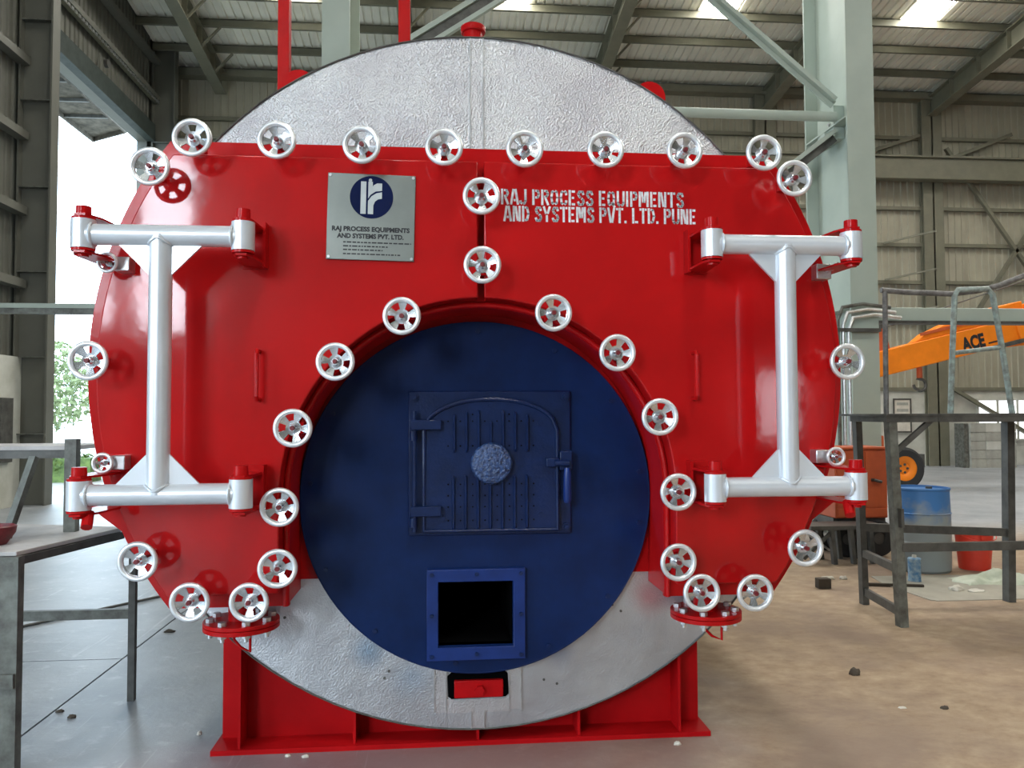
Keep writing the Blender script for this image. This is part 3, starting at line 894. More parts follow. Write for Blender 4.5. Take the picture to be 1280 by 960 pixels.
# cast furnace door on its mounting plate
fd = MB().box(-.312, .420, -.075, -.055, .962, 1.606).build('furnace_door', M['blue_cast'], bo, bevel=.006)
dw0, dw1, dz0, dz1, dzt = -.245, .357, .982, 1.43, 1.572
def door_top(x):
    t = (x - (dw0 + dw1) / 2) / ((dw1 - dw0) / 2)
    return dz1 + (dzt - dz1) * math.sqrt(max(0, 1 - abs(t) ** 2.1))
outl = [(dw0, dz0), (dw1, dz0)] + [(dw1 + (dw0 - dw1) * i / 28, door_top(dw1 + (dw0 - dw1) * i / 28)) for i in range(29)]
MB().prism(outl, -.098, -.075).build('door_casting', M['blue_cast'], fd, bevel=.004)
ins = lambda k: [(x + (.056 - x) * k, z + (1.27 - z) * k) for x, z in outl]
MB().tube([(x, -.100, z) for x, z in ins(.012)], .010, 8, True).build('door_bead', M['blue_cast'], fd)
px0, sp = -.108, .0545
for i in range(7):
    x = px0 + i * sp
    zt = door_top(x) - .055 if i != 3 else 1.466
    MB().tube([(x, -.098, 1.335), (x, -.108, 1.345), (x, -.108, zt - .01), (x, -.098, zt)], .0065, 6).build('rib', M['blue_cast'], fd)
    MB().tube([(x - .004, -.098, 1.225), (x - .004, -.108, 1.215), (x - .004, -.108, 1.000), (x - .004, -.098, .990)], .0065, 6).build('rib', M['blue_cast'], fd)
for z in (1.50, 1.47, 1.36, 1.19, 1.14, 1.09, 1.03):
    for i in range(8):
        x = px0 + (i - .5) * sp
        if z > 1.48 and i not in (2, 5):
            continue
        MB().cyl((x, -.096, z), (x, -.100, z), .004, 6).build('air_hole', M['black'], fd)
MB().lathe([(0, -.150), (.070, -.148), (.086, -.142), (.092, -.130), (.088, -.112), (.03, -.098)], 28, 'y').build('air_disc', M['blue_knob'], fd, (.056, 0, 1.283))
MB().cyl((-.283, -.115, .985), (-.283, -.115, 1.515), .009, 10).build('hinge_rod', M['blue_cast'], fd)
for z in (1.455, 1.075):
    MB().box(-.300, -.165, -.132, -.098, z - .022, z + .022).build('hinge_strap', M['blue_cast'], fd, bevel=.004)
    MB().cyl((-.288, -.11, z - .07), (-.288, -.11, z - .028), .017, 12).build('hinge_lug', M['blue_cast'], fd)
for x, z in ((-.286, 1.578), (.396, 1.578), (-.286, .990), (.396, .992)):
    MB().cyl((x, -.075, z), (x, -.084, z), .020, 14).build('washer', M['blue_cast'], fd)
    MB().cyl((x, -.084, z), (x, -.098, z), .012, 6).build('bolt', M['blue_cast'], fd)
MB().box(.300, .360, -.135, -.098, 1.265, 1.305).build('latch_block', M['blue_cast'], fd, bevel=.004)
MB().box(.362, .418, -.128, -.075, 1.25, 1.335).build('latch_keeper', M['blue_cast'], fd, bevel=.004)
MB().lathe([(.0, .0), (.013, .0), (.017, -.03), (.019, -.14), (.013, -.155), (0, -.156)], 14, 'z').build('latch_handle', M['blue_frame'], fd, (.392, -.145, 1.262))
MB().cyl((.335, -.145, 1.283), (.40, -.145, 1.283), .014, 10).build('latch_bar', M['blue_cast'], fd)
for x, z in ((.056, 1.545), (-.155, 1.04), (.275, 1.46), (.28, 1.05)):
    MB().cyl((x, -.098, z), (x, -.103, z), .011, 10).build('boss', M['blue_cast'], fd)

# handwheels
def wheel_parts(rad, rim_r):
    rim = MB().tube([(rad * math.cos(R(a)), 0, rad * math.sin(R(a))) for a in range(0, 360, 10)], rim_r, 10, True).mesh('handwheel', M['wheel'], 60)
    mb = MB()
    rs_, ys_ = [.018, .030, .044, .056, .066], [.016, .013, .009, .006, .002]
    k = rad / .066
    rs_, ys_ = [r * k for r in rs_], [y * k for y in ys_]
    for sgn, off in ((1, 0), (-1, .006 * k)):
        n = 60
        vs = [(r * math.cos(2 * math.pi * i / n), y + off, r * math.sin(2 * math.pi * i / n)) for i in range(n) for r, y in zip(rs_, ys_)]
        fs = []
        for i in range(n):
            ph = (i % 12)
            for j in range(4):
                hole = (j == 1 and 3 <= ph <= 8) or (j == 2 and 3 <= ph <= 8)
                if not hole:
                    a, b = i * 5 + j, ((i + 1) % n) * 5 + j
                    fs.append((a, a + 1, b + 1, b) if sgn > 0 else (a, b, b + 1, a + 1))
        mb.add(vs, fs)
    web = mb.mesh('spoke_web', M['web'], 40)
    hub = MB().lathe([(0, -.008 * k), (.013 * k, -.008 * k), (.019 * k, .006 * k), (.020 * k, .034 * k), (.0, .034 * k)], 20, 'y').mesh('hub', M['web'])
    stem = MB().cyl((0, -.020 * k, 0), (0, .13, 0), .0085 * k, 10).cyl((0, -.006 * k, 0), (0, -.012 * k, 0), .0105 * k, 6).mesh('screw_stem', M['stem'])
    return rim, web, hub, stem
WP = wheel_parts(.066, .0100)
def place_wheel(parts, x, y, z):
    a = random.uniform(0, 360)
    w = inst('handwheel', parts[0], bo, (x, y, z), (R(random.uniform(-2, 2)), R(a), R(random.uniform(-2, 2))))
    for nm, me in zip(('spoke_web', 'hub', 'screw_stem'), parts[1:]):
        inst(nm, me, w)
    return w
WPOS = [(-1.129, 2.579), (-1.286, 2.462), (-.807, 2.578), (-.478, 2.568), (-.153, 2.567), (.171, 2.569), (.502, 2.574), (.831, 2.579), (1.167, 2.578),
        (1.296, 2.474), (-.004, 2.373), (-.001, 2.096), (-.32, 1.889), (-.577, 1.708), (-.738, 1.45), (-.787, 1.146), (-.792, .911), (-.898, .785),
        (-1.118, .791), (-1.31, .949), (-1.502, 1.71), (.284, 1.906), (.543, 1.746), (.715, 1.487), (.787, 1.184), (.784, .903), (.878, .779),
        (1.1, .774), (1.315, .95), (1.509, 1.712)]
for x, z in WPOS:
    place_wheel(WP, x, -.50, z)
    # eye-bolt clamp on the flange behind each wheel
    MB().box(x - .022, x + .022, -.392, -.368, z - .022, z + .022).build('clamp_nut', M['red_frame'], bo)
SP = wheel_parts(.0345, .0068)
for x, z in ((-1.458, 2.096), (-1.464, 1.318), (1.478, 1.317)):
    place_wheel(SP, x, -.45, z)
    dx = .045 if x < 0 else -.045
    MB().box(x + dx - .03, x + dx + .03, -.43, -.30, z - .028, z + .028).build('clamp_block', M['steel'], bo, bevel=.004)
MB().box(1.425, 1.49, -.42, -.30, 2.07, 2.135).build('clamp_block', M['steel'], bo, bevel=.004)
MB().cyl((1.47, -.42, 2.105), (1.49, -.48, 2.12), .012, 8).build('clamp_bolt', M['steel'], bo)

# hinge arms
AY, ZU, ZLo, XP, XO, XI, TR = -.58, 2.176, 1.208, 1.212, 1.492, .912, .0395
for s in (-1, 1):
    ar = MB().cyl((s * XP, AY, ZLo), (s * XP, AY, ZU), TR + .002, 28, caps=False).build('hinge_arm', M['silver'], bo)
    for z in (ZU, ZLo):
        MB().cyl((s * (XO - .02), AY, z), (s * (XI + .02), AY, z), TR, 28).build('arm_tube', M['silver'], ar)
        for x in (XO, XI):
            MB().cyl((s * x, AY, z - .054), (s * x, AY, z + .054), .043, 28).build('knuckle', M['silver'], ar)
            sx_ = s * (x - .036 if x == XO else x + .036)
            MB().tube([(sx_, AY + .043 * math.cos(R(a)), z + .043 * math.sin(R(a))) for a in range(0, 360, 20)], .0055, 6, True).build('weld_bead', M['silver'], ar)
        zz = z - TR * .8 if z == ZU else z + TR * .8
        MB().tube([(s * XP + .043 * math.cos(R(a)), AY + .043 * math.sin(R(a)), z + (-1 if z == ZU else 1) * (.012 + .026 * abs(math.cos(R(a))))) for a in range(0, 360, 20)], .005, 6, True).build('weld_bead', M['silver'], ar)
        sg = -1 if z == ZU else 1
        for t in (-1, 1):
            xa = s * XP + t * .038
            MB().prism([(xa, z + sg * .035), (xa + t * .115, z + sg * .035), (xa, z + sg * .152)], AY - .006, AY + .006).build('gusset', M['silver'], ar)
        for x in (XO, XI):
            pn = MB().lathe([(0, .104), (.026, .104), (.027, .062), (.0, .062)], 24, 'z').cyl((0, 0, -.085), (0, 0, .07), .020, 16).build('hinge_pin', M['red_frame'], bo, (s * x, AY, z))
            MB().cyl((0, 0, .054), (0, 0, .063), .041, 24).build('washer', M['red_frame'], pn)
            MB().cyl((0, 0, -.064), (0, 0, -.055), .041, 24).build('washer', M['red_frame'], pn)
            MB().tube([(-.03, 0, -.075), (.03, 0, -.075)], .005, 6).build('cotter', M['red_frame'], pn)
        # bracket on the door leaf: back plate and two lugs out to the pin
        bp = MB().box(s * XI - .050, s * XI + .050, DY0 - .012, DY0, z - .085, z + .095).build('door_bracket', M['red_frame'], bo)
        for dz in (.063, -.072):
            MB().prism_z([(s * XI - .046, DY0 - .01), (s * XI - .034, AY), (s * XI - .020, AY - .03), (s * XI + .020, AY - .03), (s * XI + .034, AY), (s * XI + .046, DY0 - .01)], z + dz - .004, z + dz + .005).build('bracket_lug', M['red_frame'], bp)
        MB().box(s * XI - (.050 if s > 0 else -.038), s * XI - (.038 if s > 0 else -.050), DY0 - .06, DY0 - .01, z - .085, z + .095).build('bracket_rib', M['red_frame'], bp)
        # bracket on the smokebox flange: two plates and a web out to the outer pin
        fb = MB().prism_z([(s * 1.34, -.27), (s * 1.34, -.24), (s * 1.52, -.24), (s * 1.535, -.56), (s * 1.51, -.618), (s * 1.47, -.618), (s * 1.44, -.54), (s * 1.42, -.30)], z + .064, z + .072).build('frame_bracket', M['red_frame'], bo)
        MB().prism_z([(s * 1.34, -.27), (s * 1.34, -.24), (s * 1.52, -.24), (s * 1.535, -.56), (s * 1.51, -.618), (s * 1.47, -.618), (s * 1.44, -.54), (s * 1.42, -.30)], z - .074, z - .066).build('bracket_plate', M['red_frame'], fb)
        MB().prism([(s * 1.34, z - .066), (s * 1.34, z + .064), (s * 1.52, z + .064), (s * 1.52, z - .066)], -.262, -.24).build('bracket_web', M['red_frame'], fb)
        if z == ZLo:
            MB().prism([(s * 1.585, z - .07), (s * 1.575, z - .09), (s * 1.40, z - .225), (s * 1.33, z - .07)], -.262, -.246).build('bracket_gusset', M['red_frame'], fb)
            MB().cyl((s * 1.465, -.56, z - .066), (s * 1.455, -.60, z - .115), .02, 10).build('bracket_lug', M['red_frame'], fb)

# flanged drain nozzles
for s, zf in ((-1, .622), (1, .612)):
    nx, ny = s * 1.005, -.17
    nz = MB().cyl((0, 0, .0), (0, 0, .13), .054, 28).build('drain_nozzle', M['red_frame'], bo, (nx, ny, zf))
    MB().cyl((0, 0, .004), (0, 0, .020), .155, 40).build('flange', M['red_frame'], nz, bevel=.002)
    MB().cyl((0, 0, -.016), (0, 0, .002), .155, 40).build('blind_flange', M['red_frame'], nz, bevel=.002)
    for k in range(8):
        a = R(k * 45 + 22)
        x, y = .125 * math.cos(a), .125 * math.sin(a)
        MB().cyl((x, y, -.045), (x, y, .02), .009, 8).cyl((x, y, .020), (x, y, .036), .018, 6).cyl((x, y, -.030), (x, y, -.016), .018, 6).build('flange_bolt', M['steel'], nz)
    MB().tube([(-.02, -.04, -.016), (-.02, -.04, -.055), (.01, -.05, -.085), (.05, -.06, -.10), (.05, -.06, -.016)], .006, 8).build('blind_handle', M['red_frame'], nz)

# saddles
def saddle(y):
    sd = MB().box(-1.18, 1.083, y + .012, y + .31, 0.0, .022).build('saddle', M['red_base'], bo)
    web = [(-1.165, .022), (1.07, .022)]
    for i in range(33):
        x = 1.07 - (1.07 + 1.165) * i / 32
        web.append((x, max(.05, CZ - math.sqrt(max(0, (CR + .0) ** 2 - x * x)) - .004)))
    MB().prism(web, y + .155, y + .172).build('saddle_web', M['red_base'], sd)
    for x in (-1.06, -.555, .0, .465, .94):
        z1 = CZ - math.sqrt((CR + .004) ** 2 - x * x)
        if z1 < .04:
            continue
        MB().box(x - .006, x + .006, y + .025, y + .155, .022, z1 - .008).build('stiffener', M['red_base'], sd)
        MB().box(x - .006, x + .006, y + .172, y + .30, .022, z1 - .008).build('stiffener', M['red_base'], sd)
    return sd
saddle(0.0)
saddle(2.6)
# top fittings
tn = MB().cyl((0, .4, 3.2), (0, .4, 3.475), .05, 24).build('top_nozzle', M['red_frame'], bo)
MB().cyl((0, .4, 3.475), (0, .4, 3.51), .064, 28).build('nozzle_flange', M['red_frame'], tn, bevel=.006)
for x in (-.90, .955):
    MB().prism([(x - .07, 2.9)] + arc(x, 3.205, .085, 180, 0, 14)[::1] + [(x + .07, 2.9)], .48, .53).build('lifting_lug', M['red_frame'], bo)
for x, w in ((-1.175, .072), (-.405, .076)):
    MB().box(x - w / 2, x + w / 2, 1.46, 1.54, 2.6, 6.2).build('riser_post', M['red_frame'], bo, bevel=.004)

# ================================================================== work platform on the right
pf = thing('work_platform', 'dark welded steel work platform with pale guard rail, right of the boiler', 'platform', (3.05, 1.71, 0))
def pbar(nm, a, b, w, h, m):
    return MB().bar(a, b, w, h).build(nm, M[m], pf)
pbar('leg', (.005, 0, 0), (-.05, 0, 1.46), .07, .06, 'grey_post')
pbar('leg', (.09, .65, 0), (.06, .65, 1.46), .06, .05, 'dark_steel')
pbar('leg', (1.27, .61, 0), (1.30, .61, 1.46), .075, .06, 'dark_steel')
pbar('leg', (1.75, 0, 0), (1.75, 0, 1.46), .07, .06, 'dark_steel')
MB().box(-.10, 1.85, -.05, .70, 1.476, 1.492).build('deck_plate', M['dark_steel'], pf)
pbar('deck_rail', (-.10, -.02, 1.455), (1.85, -.02, 1.455), .045, .045, 'dark_steel')
pbar('deck_rail', (.02, .66, 1.455), (1.85, .66, 1.455), .045, .045, 'dark_steel')
pbar('side_rail', (-.06, -.02, 1.455), (.04, .66, 1.455), .045, .045, 'dark_steel')
pbar('stretcher', (.09, .65, .60), (1.29, .61, .545), .04, .062, 'dark_steel')
pbar('stretcher', (.0, -.02, .555), (1.80, -.02, .55), .04, .06, 'dark_steel')
pbar('rung', (.085, .63, .40), (-.01, .03, .40), .04, .055, 'dark_steel')
pbar('rung', (.09, .63, .10), (-.0, .03, .10), .03, .06, 'dark_steel')
pbar('knee_brace', (-.02, -.0, 1.22), (.26, -.0, 1.45), .03, .035, 'dark_steel')
pbar('splice_plate', (-.016, -.035, .70), (-.02, -.035, .83), .085, .02, 'dark_steel')
MB().tube([(.27, .59, 1.48), (.28, .59, 2.46)], .020, 8).build('guard_post', M['rail_pipe'], pf)
MB().tube([(.25, .59, 2.47), (.45, .59, 2.455), (.84, .59, 2.445), (1.05, .59, 2.47), (1.25, .59, 2.52), (1.50, .55, 2.62), (1.9, .5, 2.72)], .022, 10).build('top_rail', M['rail_pipe'], pf)
MB().tube([(.79, .57, 1.48), (.82, .57, 2.0), (.85, .57, 2.43), (.88, .57, 2.475), (1.13, .57, 2.485), (1.17, .57, 2.44), (1.24, .57, 2.0), (1.31, .57, 1.48)], .023, 10).build('hoop_rail', M['pale_pipe'], pf)
MB().tube([(.825, .57, 1.97), (1.25, .57, 2.02)], .018, 8).build('hoop_rung', M['pale_pipe'], pf)

# ================================================================== bench on the left
bn = thing('step_platform', 'grey two-tier steel work bench at the left edge of the picture', 'bench', (-1.9, .3, 0))
MB().prism_z([(-1.9, -.37), (-.065, -.37), (.03, .06), (.10, .35), (-.7, .60), (-1.9, .65)], .905, .925).build('deck', M['deck'], bn, bevel=.003)
MB().bar((-.065, -.36, .885), (.09, .34, .885), .03, .035).build('deck_edge', M['dark_steel'], bn)
MB().bar((-1.9, -.36, .88), (-.07, -.36, .88), .04, .05).build('deck_edge', M['dark_steel'], bn)
def bbar(nm, a, b, w, h, m):
    return MB().bar(a, b, w, h).build(nm, M[m], bn)
bbar('leg', (-.082, -.37, 0), (-.082, -.37, .905), .075, .05, 'grey_post')
bbar('leg', (.105, .46, 0), (.105, .46, .905), .034, .034, 'dark_steel')
bbar('leg', (-1.7, .46, 0), (-1.7, .46, .905), .05, .05, 'dark_steel')
bbar('leg', (-1.8, -.36, 0), (-1.8, -.36, .905), .05, .05, 'dark_steel')
bbar('stretcher', (-1.7, .46, .455), (.10, .46, .455), .03, .05, 'grey_post')
bbar('clip_plate', (-.075, -.40, .36), (-.075, -.40, .42), .05, .02, 'grey_post')
MB().box(-1.6, -.10, .20, .62, 1.33, 1.352).build('upper_deck', M['deck'], bn, bevel=.003)
bbar('upper_rail', (-1.6, .222, 1.31), (-.12, .222, 1.31), .03, .04, 'dark_steel')
bbar('upper_post', (-.105, .215, .925), (-.105, .215, 1.385), .055, .05, 'grey_post')
bbar('upper_brace', (-.30, .0, .93), (-.255, .15, 1.30), .035, .03, 'grey_post')
bbar('upper_post', (-1.5, .58, .925), (-1.5, .58, 1.33), .05, .05, 'grey_post')
rc = thing('cup', 'dark red rounded cup lying on the bench at the picture edge', 'cup', (-2.165, .13, .926))
MB().lathe([(0, 0), (.05, 0), (.085, .05), (.09, .08), (.08, .085), (.075, .05), (0, .02)], 24, 'z').build('bowl', M['stem'], rc)
MB().lathe([(0, .0), (.02, .0), (.02, .01)], 12, 'z').build('foot', M['steel'], rc)

# ================================================================== things in the back of the hall
dr = thing('drum', 'tall faded blue and grey drum behind the platform', 'drum', (4.42, 3.62, 0))
MB().lathe([(0, .0), (.24, .0), (.255, .02), (.258, .27), (.268, .28), (.258, .29), (.258, .54), (.268, .55), (.256, .56), (.250, .76), (.258, .77), (.258, .785), (.243, .785), (.240, .765), (0, .763)], 48).build('drum_body', M['drum'], dr)
MB().cyl((.12, .05, .763), (.12, .05, .785), .03, 14).build('bung', M['dark_steel'], dr)
bk = thing('bucket', 'red plastic bucket beside the blue drum', 'bucket', (4.94, 3.60, 0))
MB().lathe([(0, .0), (.135, .0), (.165, .34), (.176, .34), (.176, .36), (.158, .36), (.13, .015), (0, .012)], 32).build('bucket_body', M['bucket'], bk)
MB().tube([(-.17 * math.cos(R(a)), -.05 - .13 * math.sin(R(a)), .335 - .05 * math.sin(R(a))) for a in range(0, 181, 15)], .005, 6).build('bucket_handle', M['bucket'], bk)
MB().box(-.05, .05, -.18, -.166, .30, .335).build('handle_boss', M['bucket'], bk)
cn = thing('paint_can', 'small blue and white can beside the drum foot', 'can', (4.02, 3.10, 0))
MB().lathe([(0, 0), (.055, 0), (.055, .01), (.053, .02), (.053, .195), (.056, .2), (.05, .21), (.03, .213), (0, .213)], 24).build('can_body', M['can'], cn)
MB().lathe([(.0, .213), (.018, .213), (.018, .235), (0, .235)], 12).build('can_cap', M['paper'], cn)
fs_ = MB().prism_z([(-.48, -.30), (-.44, -.34), (1.1, -.36), (1.1, .55), (-.45, .62), (-.52, .3)], 0, .006).build('floor_board', M['sheet_floor'], None, (4.20, 2.72, 0.0))
tag(fs_, 'grey board lying flat on the floor under the platform', 'board')
def blob(name, loc, sx, sy, sz, seed, m, n=14):
    rnd = random.Random(seed)
    bm = bmesh.new()
    bmesh.ops.create_icosphere(bm, subdivisions=3, radius=1)
    ph = [rnd.uniform(0, 6) for _ in range(6)]
    for v in bm.verts:
        p = v.co.copy()
        k = 1 + .16 * math.sin(4 * p.x + ph[0]) * math.cos(3 * p.y + ph[1]) + .12 * math.sin(7 * p.y + ph[2] + 3 * p.z) + .08 * math.sin(11 * p.x + ph[3])
        v.co = Vector((p.x * sx * k, p.y * sy * k, max(-.25, p.z * k) * sz + .25 * sz))
    me = bpy.data.meshes.new(name)
    bm.to_mesh(me)
    bm.free()
    me.polygons.foreach_set('use_smooth', [True] * len(me.polygons))
    me.materials.append(M[m])
    return inst(name, me, None, loc)
# crumpled sack
def sack():
    nx, ny = 26, 14
    rnd = random.Random(3)
    vs, fs = [], []
    for j in range(ny):
        for i in range(nx):
            u, v = i / (nx - 1), j / (ny - 1)
            e = math.sin(math.pi * u) ** .6 * math.sin(math.pi * v) ** .6
            z = e * (.02 + .085 * (1 - abs(math.sin(4.2 * u + 1.5 * v - .3))) + .035 * (1 - abs(math.sin(9 * u - 6 * v))) + .012 * rnd.random())
            vs.append((-.36 + .72 * u + .03 * math.sin(9 * v), -.16 + .32 * v + .03 * math.sin(8 * u), z + .001))
    for j in range(ny - 1):
        for i in range(nx - 1):
            a = j * nx + i
            fs.append((a, a + 1, a + nx + 1, a + nx))
    o = MB().add(vs, fs).build('sack', M['sack'], None, (4.72, 3.02, .006), sharp=28)
    return tag(o, 'crumpled pale green sack on the floor board', 'sack')
sack()
# orange machine in front of the column
om = thing('machine_cabinet', 'boxy orange machine on black wheels in front of the right column', 'machine', (4.22, 4.35, 0))
MB().box(-.30, .27, -.05, .45, .40, 1.12).build('cabinet_body', M['orange_red'], om, bevel=.012)
MB().box(-.33, .30, -.07, .47, 1.12, 1.14).build('cabinet_lid', M['orange_red'], om)
MB().box(-.28, .25, -.06, -.05, .42, .50).build('lower_panel', M['orange_red'], om)
MB().box(.03, .26, -.06, -.05, .52, 1.09).build('door_panel', M['orange_red'], om)
MB().box(-.28, .01, -.06, -.05, .52, 1.09).build('door_panel', M['orange_red'], om)
MB().tube([(.10, -.06, .80), (.10, -.10, .80), (.18, -.10, .78)], .016, 6).build('door_latch', M['dark_steel'], om)
for x in (-.18, .16):
    wl_ = MB().lathe([(.06, -.05), (.17, -.05), (.19, -.03), (.19, .03), (.17, .05), (.06, .05)], 28, 'y').build('wheel', M['tyre'], om, (x, -.02, .19))
    MB().cyl((0, -.04, 0), (0, .04, 0), .075, 16).build('wheel_hub', M['dark_steel'], wl_)
    wl_ = inst('wheel', wl_.data, om, (x, .40, .19))
MB().box(-.30, .27, 0, .40, .28, .40).build('chassis', M['dark_steel'], om)
MB().tube([(.26, -.03, .52), (.45, -.05, .47)], .012, 6).build('tow_bar', M['steel'], om)
ts = thing('trestle', 'low black steel trestle with slanted legs beside the orange machine', 'trestle', (3.82, 3.95, 0))
for x in (-.10, .10, .30):
    MB().bar((x, 0, 0), (x - .03, 0, .34), .055, .04).build('leg', M['dark_steel'], ts)
    MB().bar((x, .28, 0), (x - .03, .28, .34), .055, .04).build('leg', M['dark_steel'], ts)
MB().box(-.35, .42, -.03, .31, .34, .38).build('trestle_top', M['dark_steel'], ts)
MB().bar((-.42, .0, .06), (-.08, .0, .36), .03, .03).build('brace', M['dark_steel'], ts)
MB().bar((-.42, .10, .36), (-.10, .10, .12), .02, .02).build('brace', M['steel'], ts)

# mobile crane
cr = thing('mobile_crane', 'orange mobile crane with raised boom and big tyre at the back', 'crane', (9.6, 11.5, 0))
def boom_pt(t, off):        # along the boom, off = perpendicular
    a = R(13.5)
    return (-1.9 + t * math.cos(a) - off * math.sin(a), 1.95 + .06 + t * math.sin(a) + off * math.cos(a))
def quad(t0, t1, o0, o1):
    return [boom_pt(t0, o0), boom_pt(t1, o0), boom_pt(t1, o1), boom_pt(t0, o1)]
b1 = MB().prism(quad(0, 4.2, -.0, .50), -.18, .18).build('boom', M['orange'], cr, bevel=.02)
MB().prism([boom_pt(1.75, .50), boom_pt(4.2, .50), boom_pt(4.2, .80), boom_pt(3.0, .82), boom_pt(2.0, .62)], -.13, .13).build('boom_upper', M['orange'], b1, bevel=.02)
MB().prism(quad(1.9, 3.2, .60, .66), -.16, -.13).build('boom_pipe', M['orange_red'], b1)
MB().prism(quad(3.9, 4.3, -.08, .60), -.24, .24).build('boom_collar', M['orange'], b1, bevel=.02)
MB().prism(quad(4.3, 7.5, -.0, .72), -.26, .26).build('boom_outer', M['orange'], b1, bevel=.02)
MB().prism(quad(3.3, 4.6, -.02, .06), -.28, -.19).build('hose_rail', M['dark_steel'], b1)
MB().prism(quad(1.05, 1.25, .50, .95), -.07, .07).build('rope_guide', M['orange_red'], b1)
MB().prism(quad(.98, 1.30, .93, 1.08), -.09, .09).build('guide_cap', M['dark_steel'], b1)
pA, pB = boom_pt(-.2, .82), boom_pt(5.4, 1.25)
MB().tube([(pA[0], 0, pA[1]), (pB[0], 0, pB[1])], .014, 6).build('wire_rope', M['dark_steel'], b1)
MB().prism(quad(5.0, 5.9, .80, 1.05), -.10, .10).build('winch', M['dark_steel'], b1)
text_mesh('ACE', .36, M['ink'], 'lettering', b1, (boom_pt(2.93, .21)[0], -.186, boom_pt(2.93, .21)[1]), (R(90), R(-13.5), 0), bold=.018, width=.50)
MB().prism(quad(3.24, 3.46, .115, .145), -.186, -.18).build('lettering', M['ink'], b1)
hx, hz = boom_pt(1.75, 0)
hk = MB().tube([(hx + .05, 0, hz), (hx + .05, 0, hz - .22)], .055, 10).build('hook_block', M['orange_red'], cr)
MB().tube([(hx + .05, 0, hz - .2)] + [(hx + .06 + .12 * math.sin(R(a)), 0, hz - .36 + .12 * math.cos(R(a))) for a in range(-30, 200, 20)][::1] + [(hx - .06, 0, hz - .42), (hx - .08, 0, hz - .36)], .030, 8).build('hook', M['dark_steel'], hk)
MB().tube([(-1.65, 0, 2.05), (-1.66, 0, 1.82)], .04, 8).build('tip_sheave', M['dark_steel'], b1)
for x, y in ((4.0, -.5), (6.8, -.5), (4.0, 1.1), (6.8, 1.1)):
    w = MB().lathe([(.24, -.13), (.36, -.14), (.41, -.10), (.42, 0), (.41, .10), (.36, .14), (.24, .13)], 40, 'y').build('wheel', M['tyre'], cr, (x, y, .42))
    MB().lathe([(0, -.06), (.12, -.07), (.15, -.10), (.23, -.12), (.25, -.12), (.25, .10), (0, .10)], 32, 'y').build('wheel_rim', M['orange'], w)
    for k in range(5):
        MB().cyl((.08 * math.cos(R(72 * k)), -.075, .08 * math.sin(R(72 * k))), (.08 * math.cos(R(72 * k)), -.06, .08 * math.sin(R(72 * k))), .025, 6).build('wheel_nut', M['dark_steel'], w)
MB().box(3.4, 7.6, -.3, .95, .45, .98).build('chassis', M['dark_steel'], cr, bevel=.02)
MB().box(5.6, 7.5, -.3, 1.0, .98, 2.4).build('crane_cab', M['orange'], cr, bevel=.05)
MB().box(4.6, 5.4, -.15, .9, .98, 3.9).build('boom_mast', M['orange'], cr, bevel=.03)
tl = thing('trailer', 'orange wheeled trailer mostly hidden behind the right column, one tyre showing', 'trailer', (8.75, 11.3, 0))
for x, y in ((.0, -.25), (-2.2, -.25), (0, 1.0), (-2.2, 1.0)):
    w = MB().lathe([(.24, -.13), (.36, -.14), (.41, -.10), (.42, 0), (.41, .10), (.36, .14), (.24, .13)], 40, 'y').build('wheel', M['tyre'], tl, (x, y, .42))
    MB().lathe([(0, -.06), (.12, -.07), (.15, -.10), (.23, -.12), (.25, -.12), (.25, .10), (0, .10)], 32, 'y').build('wheel_rim', M['orange'], w)
    for k in range(5):
        MB().cyl((.08 * math.cos(R(72 * k)), -.085, .08 * math.sin(R(72 * k))), (.08 * math.cos(R(72 * k)), -.06, .08 * math.sin(R(72 * k))), .025, 6).build('wheel_nut', M['dark_steel'], w)
MB().box(-2.7, -.25, -.1, .85, .55, 1.05).build('trailer_body', M['orange_red'], tl, bevel=.02)
MB().box(-2.7, .55, .05, .15, .45, .55).build('trailer_frame', M['dark_steel'], tl)
MB().box(.38, .58, -.1, .2, .42, .68).build('tow_hitch', M['dark_steel'], tl)

# stack of concrete blocks, five courses
bm_ = MB().box(-.215, .215, -.22, .22, 0, .235).mesh('concrete_block', M['block'])
light = MB().box(-.215, .215, -.222, .22, 0, .235).mesh('concrete_block', M['plaster'])
names = ['bottom', 'second', 'middle', 'fourth', 'top']
for rw in range(5):
    for c in range(3):
        o = inst('concrete_block', light if (c == 1 and rw in (2, 4)) else bm_, None, (14.28 + c * .440 + random.uniform(-.003, .003), YB - .85 + random.uniform(-.012, .012), rw * .242 + (.001 if rw else 0)))
        tag(o, '%s concrete block in the %s course of the stack by the back window' % (('left', 'centre', 'right')[c], names[rw]), 'block', 'stacked concrete blocks')
o = MB().box(-.06, .06, -.2, .2, 0, 1.2).build('timber_prop', M['grey_post'], None, (13.98, YB - .8, 0))
tag(o, 'narrow dark board standing against the block stack', 'board')

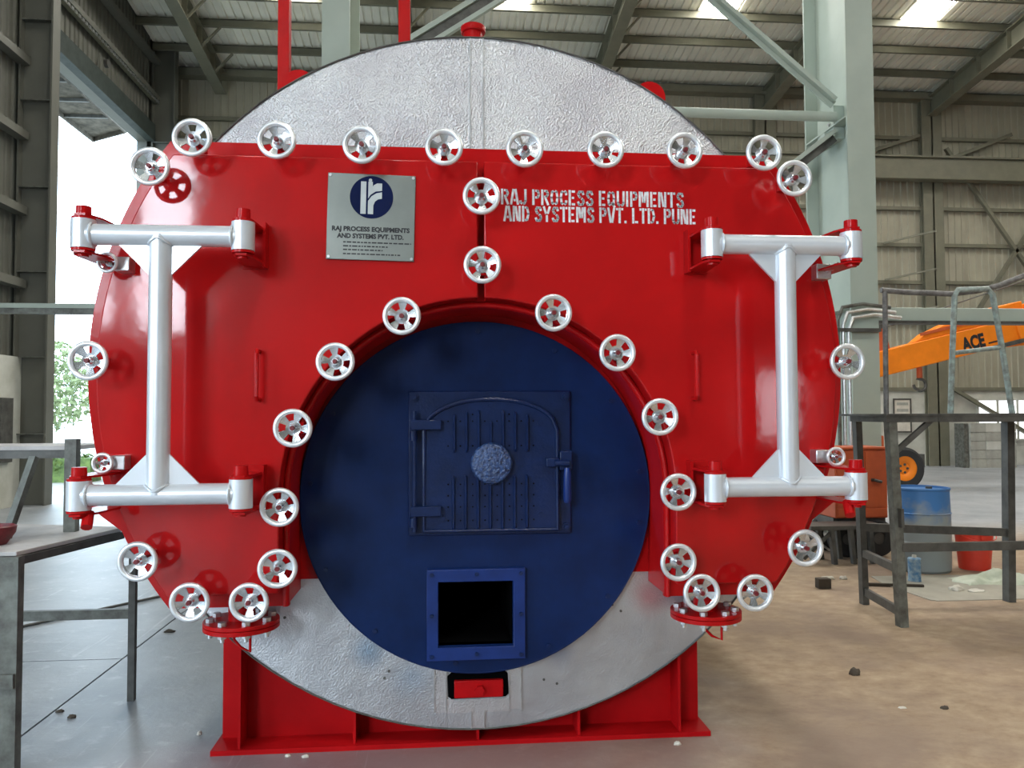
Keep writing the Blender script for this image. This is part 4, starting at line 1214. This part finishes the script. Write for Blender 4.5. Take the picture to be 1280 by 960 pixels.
# ================================================================== odds and ends on the floor
o = MB().tube([(-3.15, 2.275, .012), (-2.435, 3.231, .012)], .011, 8).build('steel_rod', M['dark_steel'])
tag(o, 'thin dark steel rod lying on the floor behind the left bench', 'rod')
for (x, y), sx, sy, sz, nm, lab, mm in (
    ((2.195, .772), .030, .022, .030, 'stone', 'dark brown stone lying alone on the dusty floor', 'stone'),
    ((2.374, .223), .022, .014, .012, 'stone', 'small flat dark chip on the floor near the right edge', 'stone'),
    ((-2.046, 2.10), .035, .022, .014, 'stone', 'dark chip beside the floor joint behind the left bench', 'stone'),
    ((-2.094, .626), .020, .012, .010, 'stone', 'tiny dark chip at the foot of the left bench, further one', 'stone'),
    ((-1.998, .542), .020, .016, .012, 'stone', 'tiny dark chip at the foot of the left bench, nearer one', 'stone'),
    ((-1.30, .262), .010, .010, .014, 'pebble', 'white pebble left of the saddle base', 'paper'),
    ((-.839, -.02), .012, .008, .008, 'pebble', 'white pebble in front of the saddle, left of its neighbour', 'paper'),
    ((-.76, -.035), .016, .009, .009, 'pebble', 'larger white pebble in front of the saddle base', 'paper'),
    ((.90, -.067), .016, .010, .012, 'pebble', 'white pebble at the right end of the saddle base', 'paper'),
    ((2.168, .255), .022, .012, .006, 'scrap', 'pale flake lying on the brown dust', 'paper'),
    ((3.30, 3.28), .07, .03, .022, 'scrap', 'pale broken scraps on the floor behind the boiler', 'paper'),
    ((3.45, 3.27), .035, .03, .022, 'scrap', 'small pale scrap beside the bigger broken scrap', 'paper'),
    ((4.15, 2.72), .06, .04, .03, 'scrap', 'white crumpled scrap on the grey board', 'paper'),
    ((4.28, 2.66), .07, .04, .015, 'scrap', 'flat white scrap on the grey board', 'paper')):
    zz = .006 if nm == 'scrap' and x > 4 else 0
    tag(blob(nm, (x, y, zz), sx, sy, sz, int(abs(x * 1000)), mm), lab, nm)
o = MB().box(-.055, .055, -.04, .04, 0, .085).build('wood_block', M['stone'], None, (3.094, 2.94, 0), bevel=.006)
tag(o, 'short dark wooden block on the floor right of the boiler', 'block')
o = MB().bar((3.50, 2.98, .014), (3.95, 2.86, .014), .03, .025).build('timber_strip', M['stone'])
tag(o, 'thin charred strip lying on the floor under the platform', 'strip')
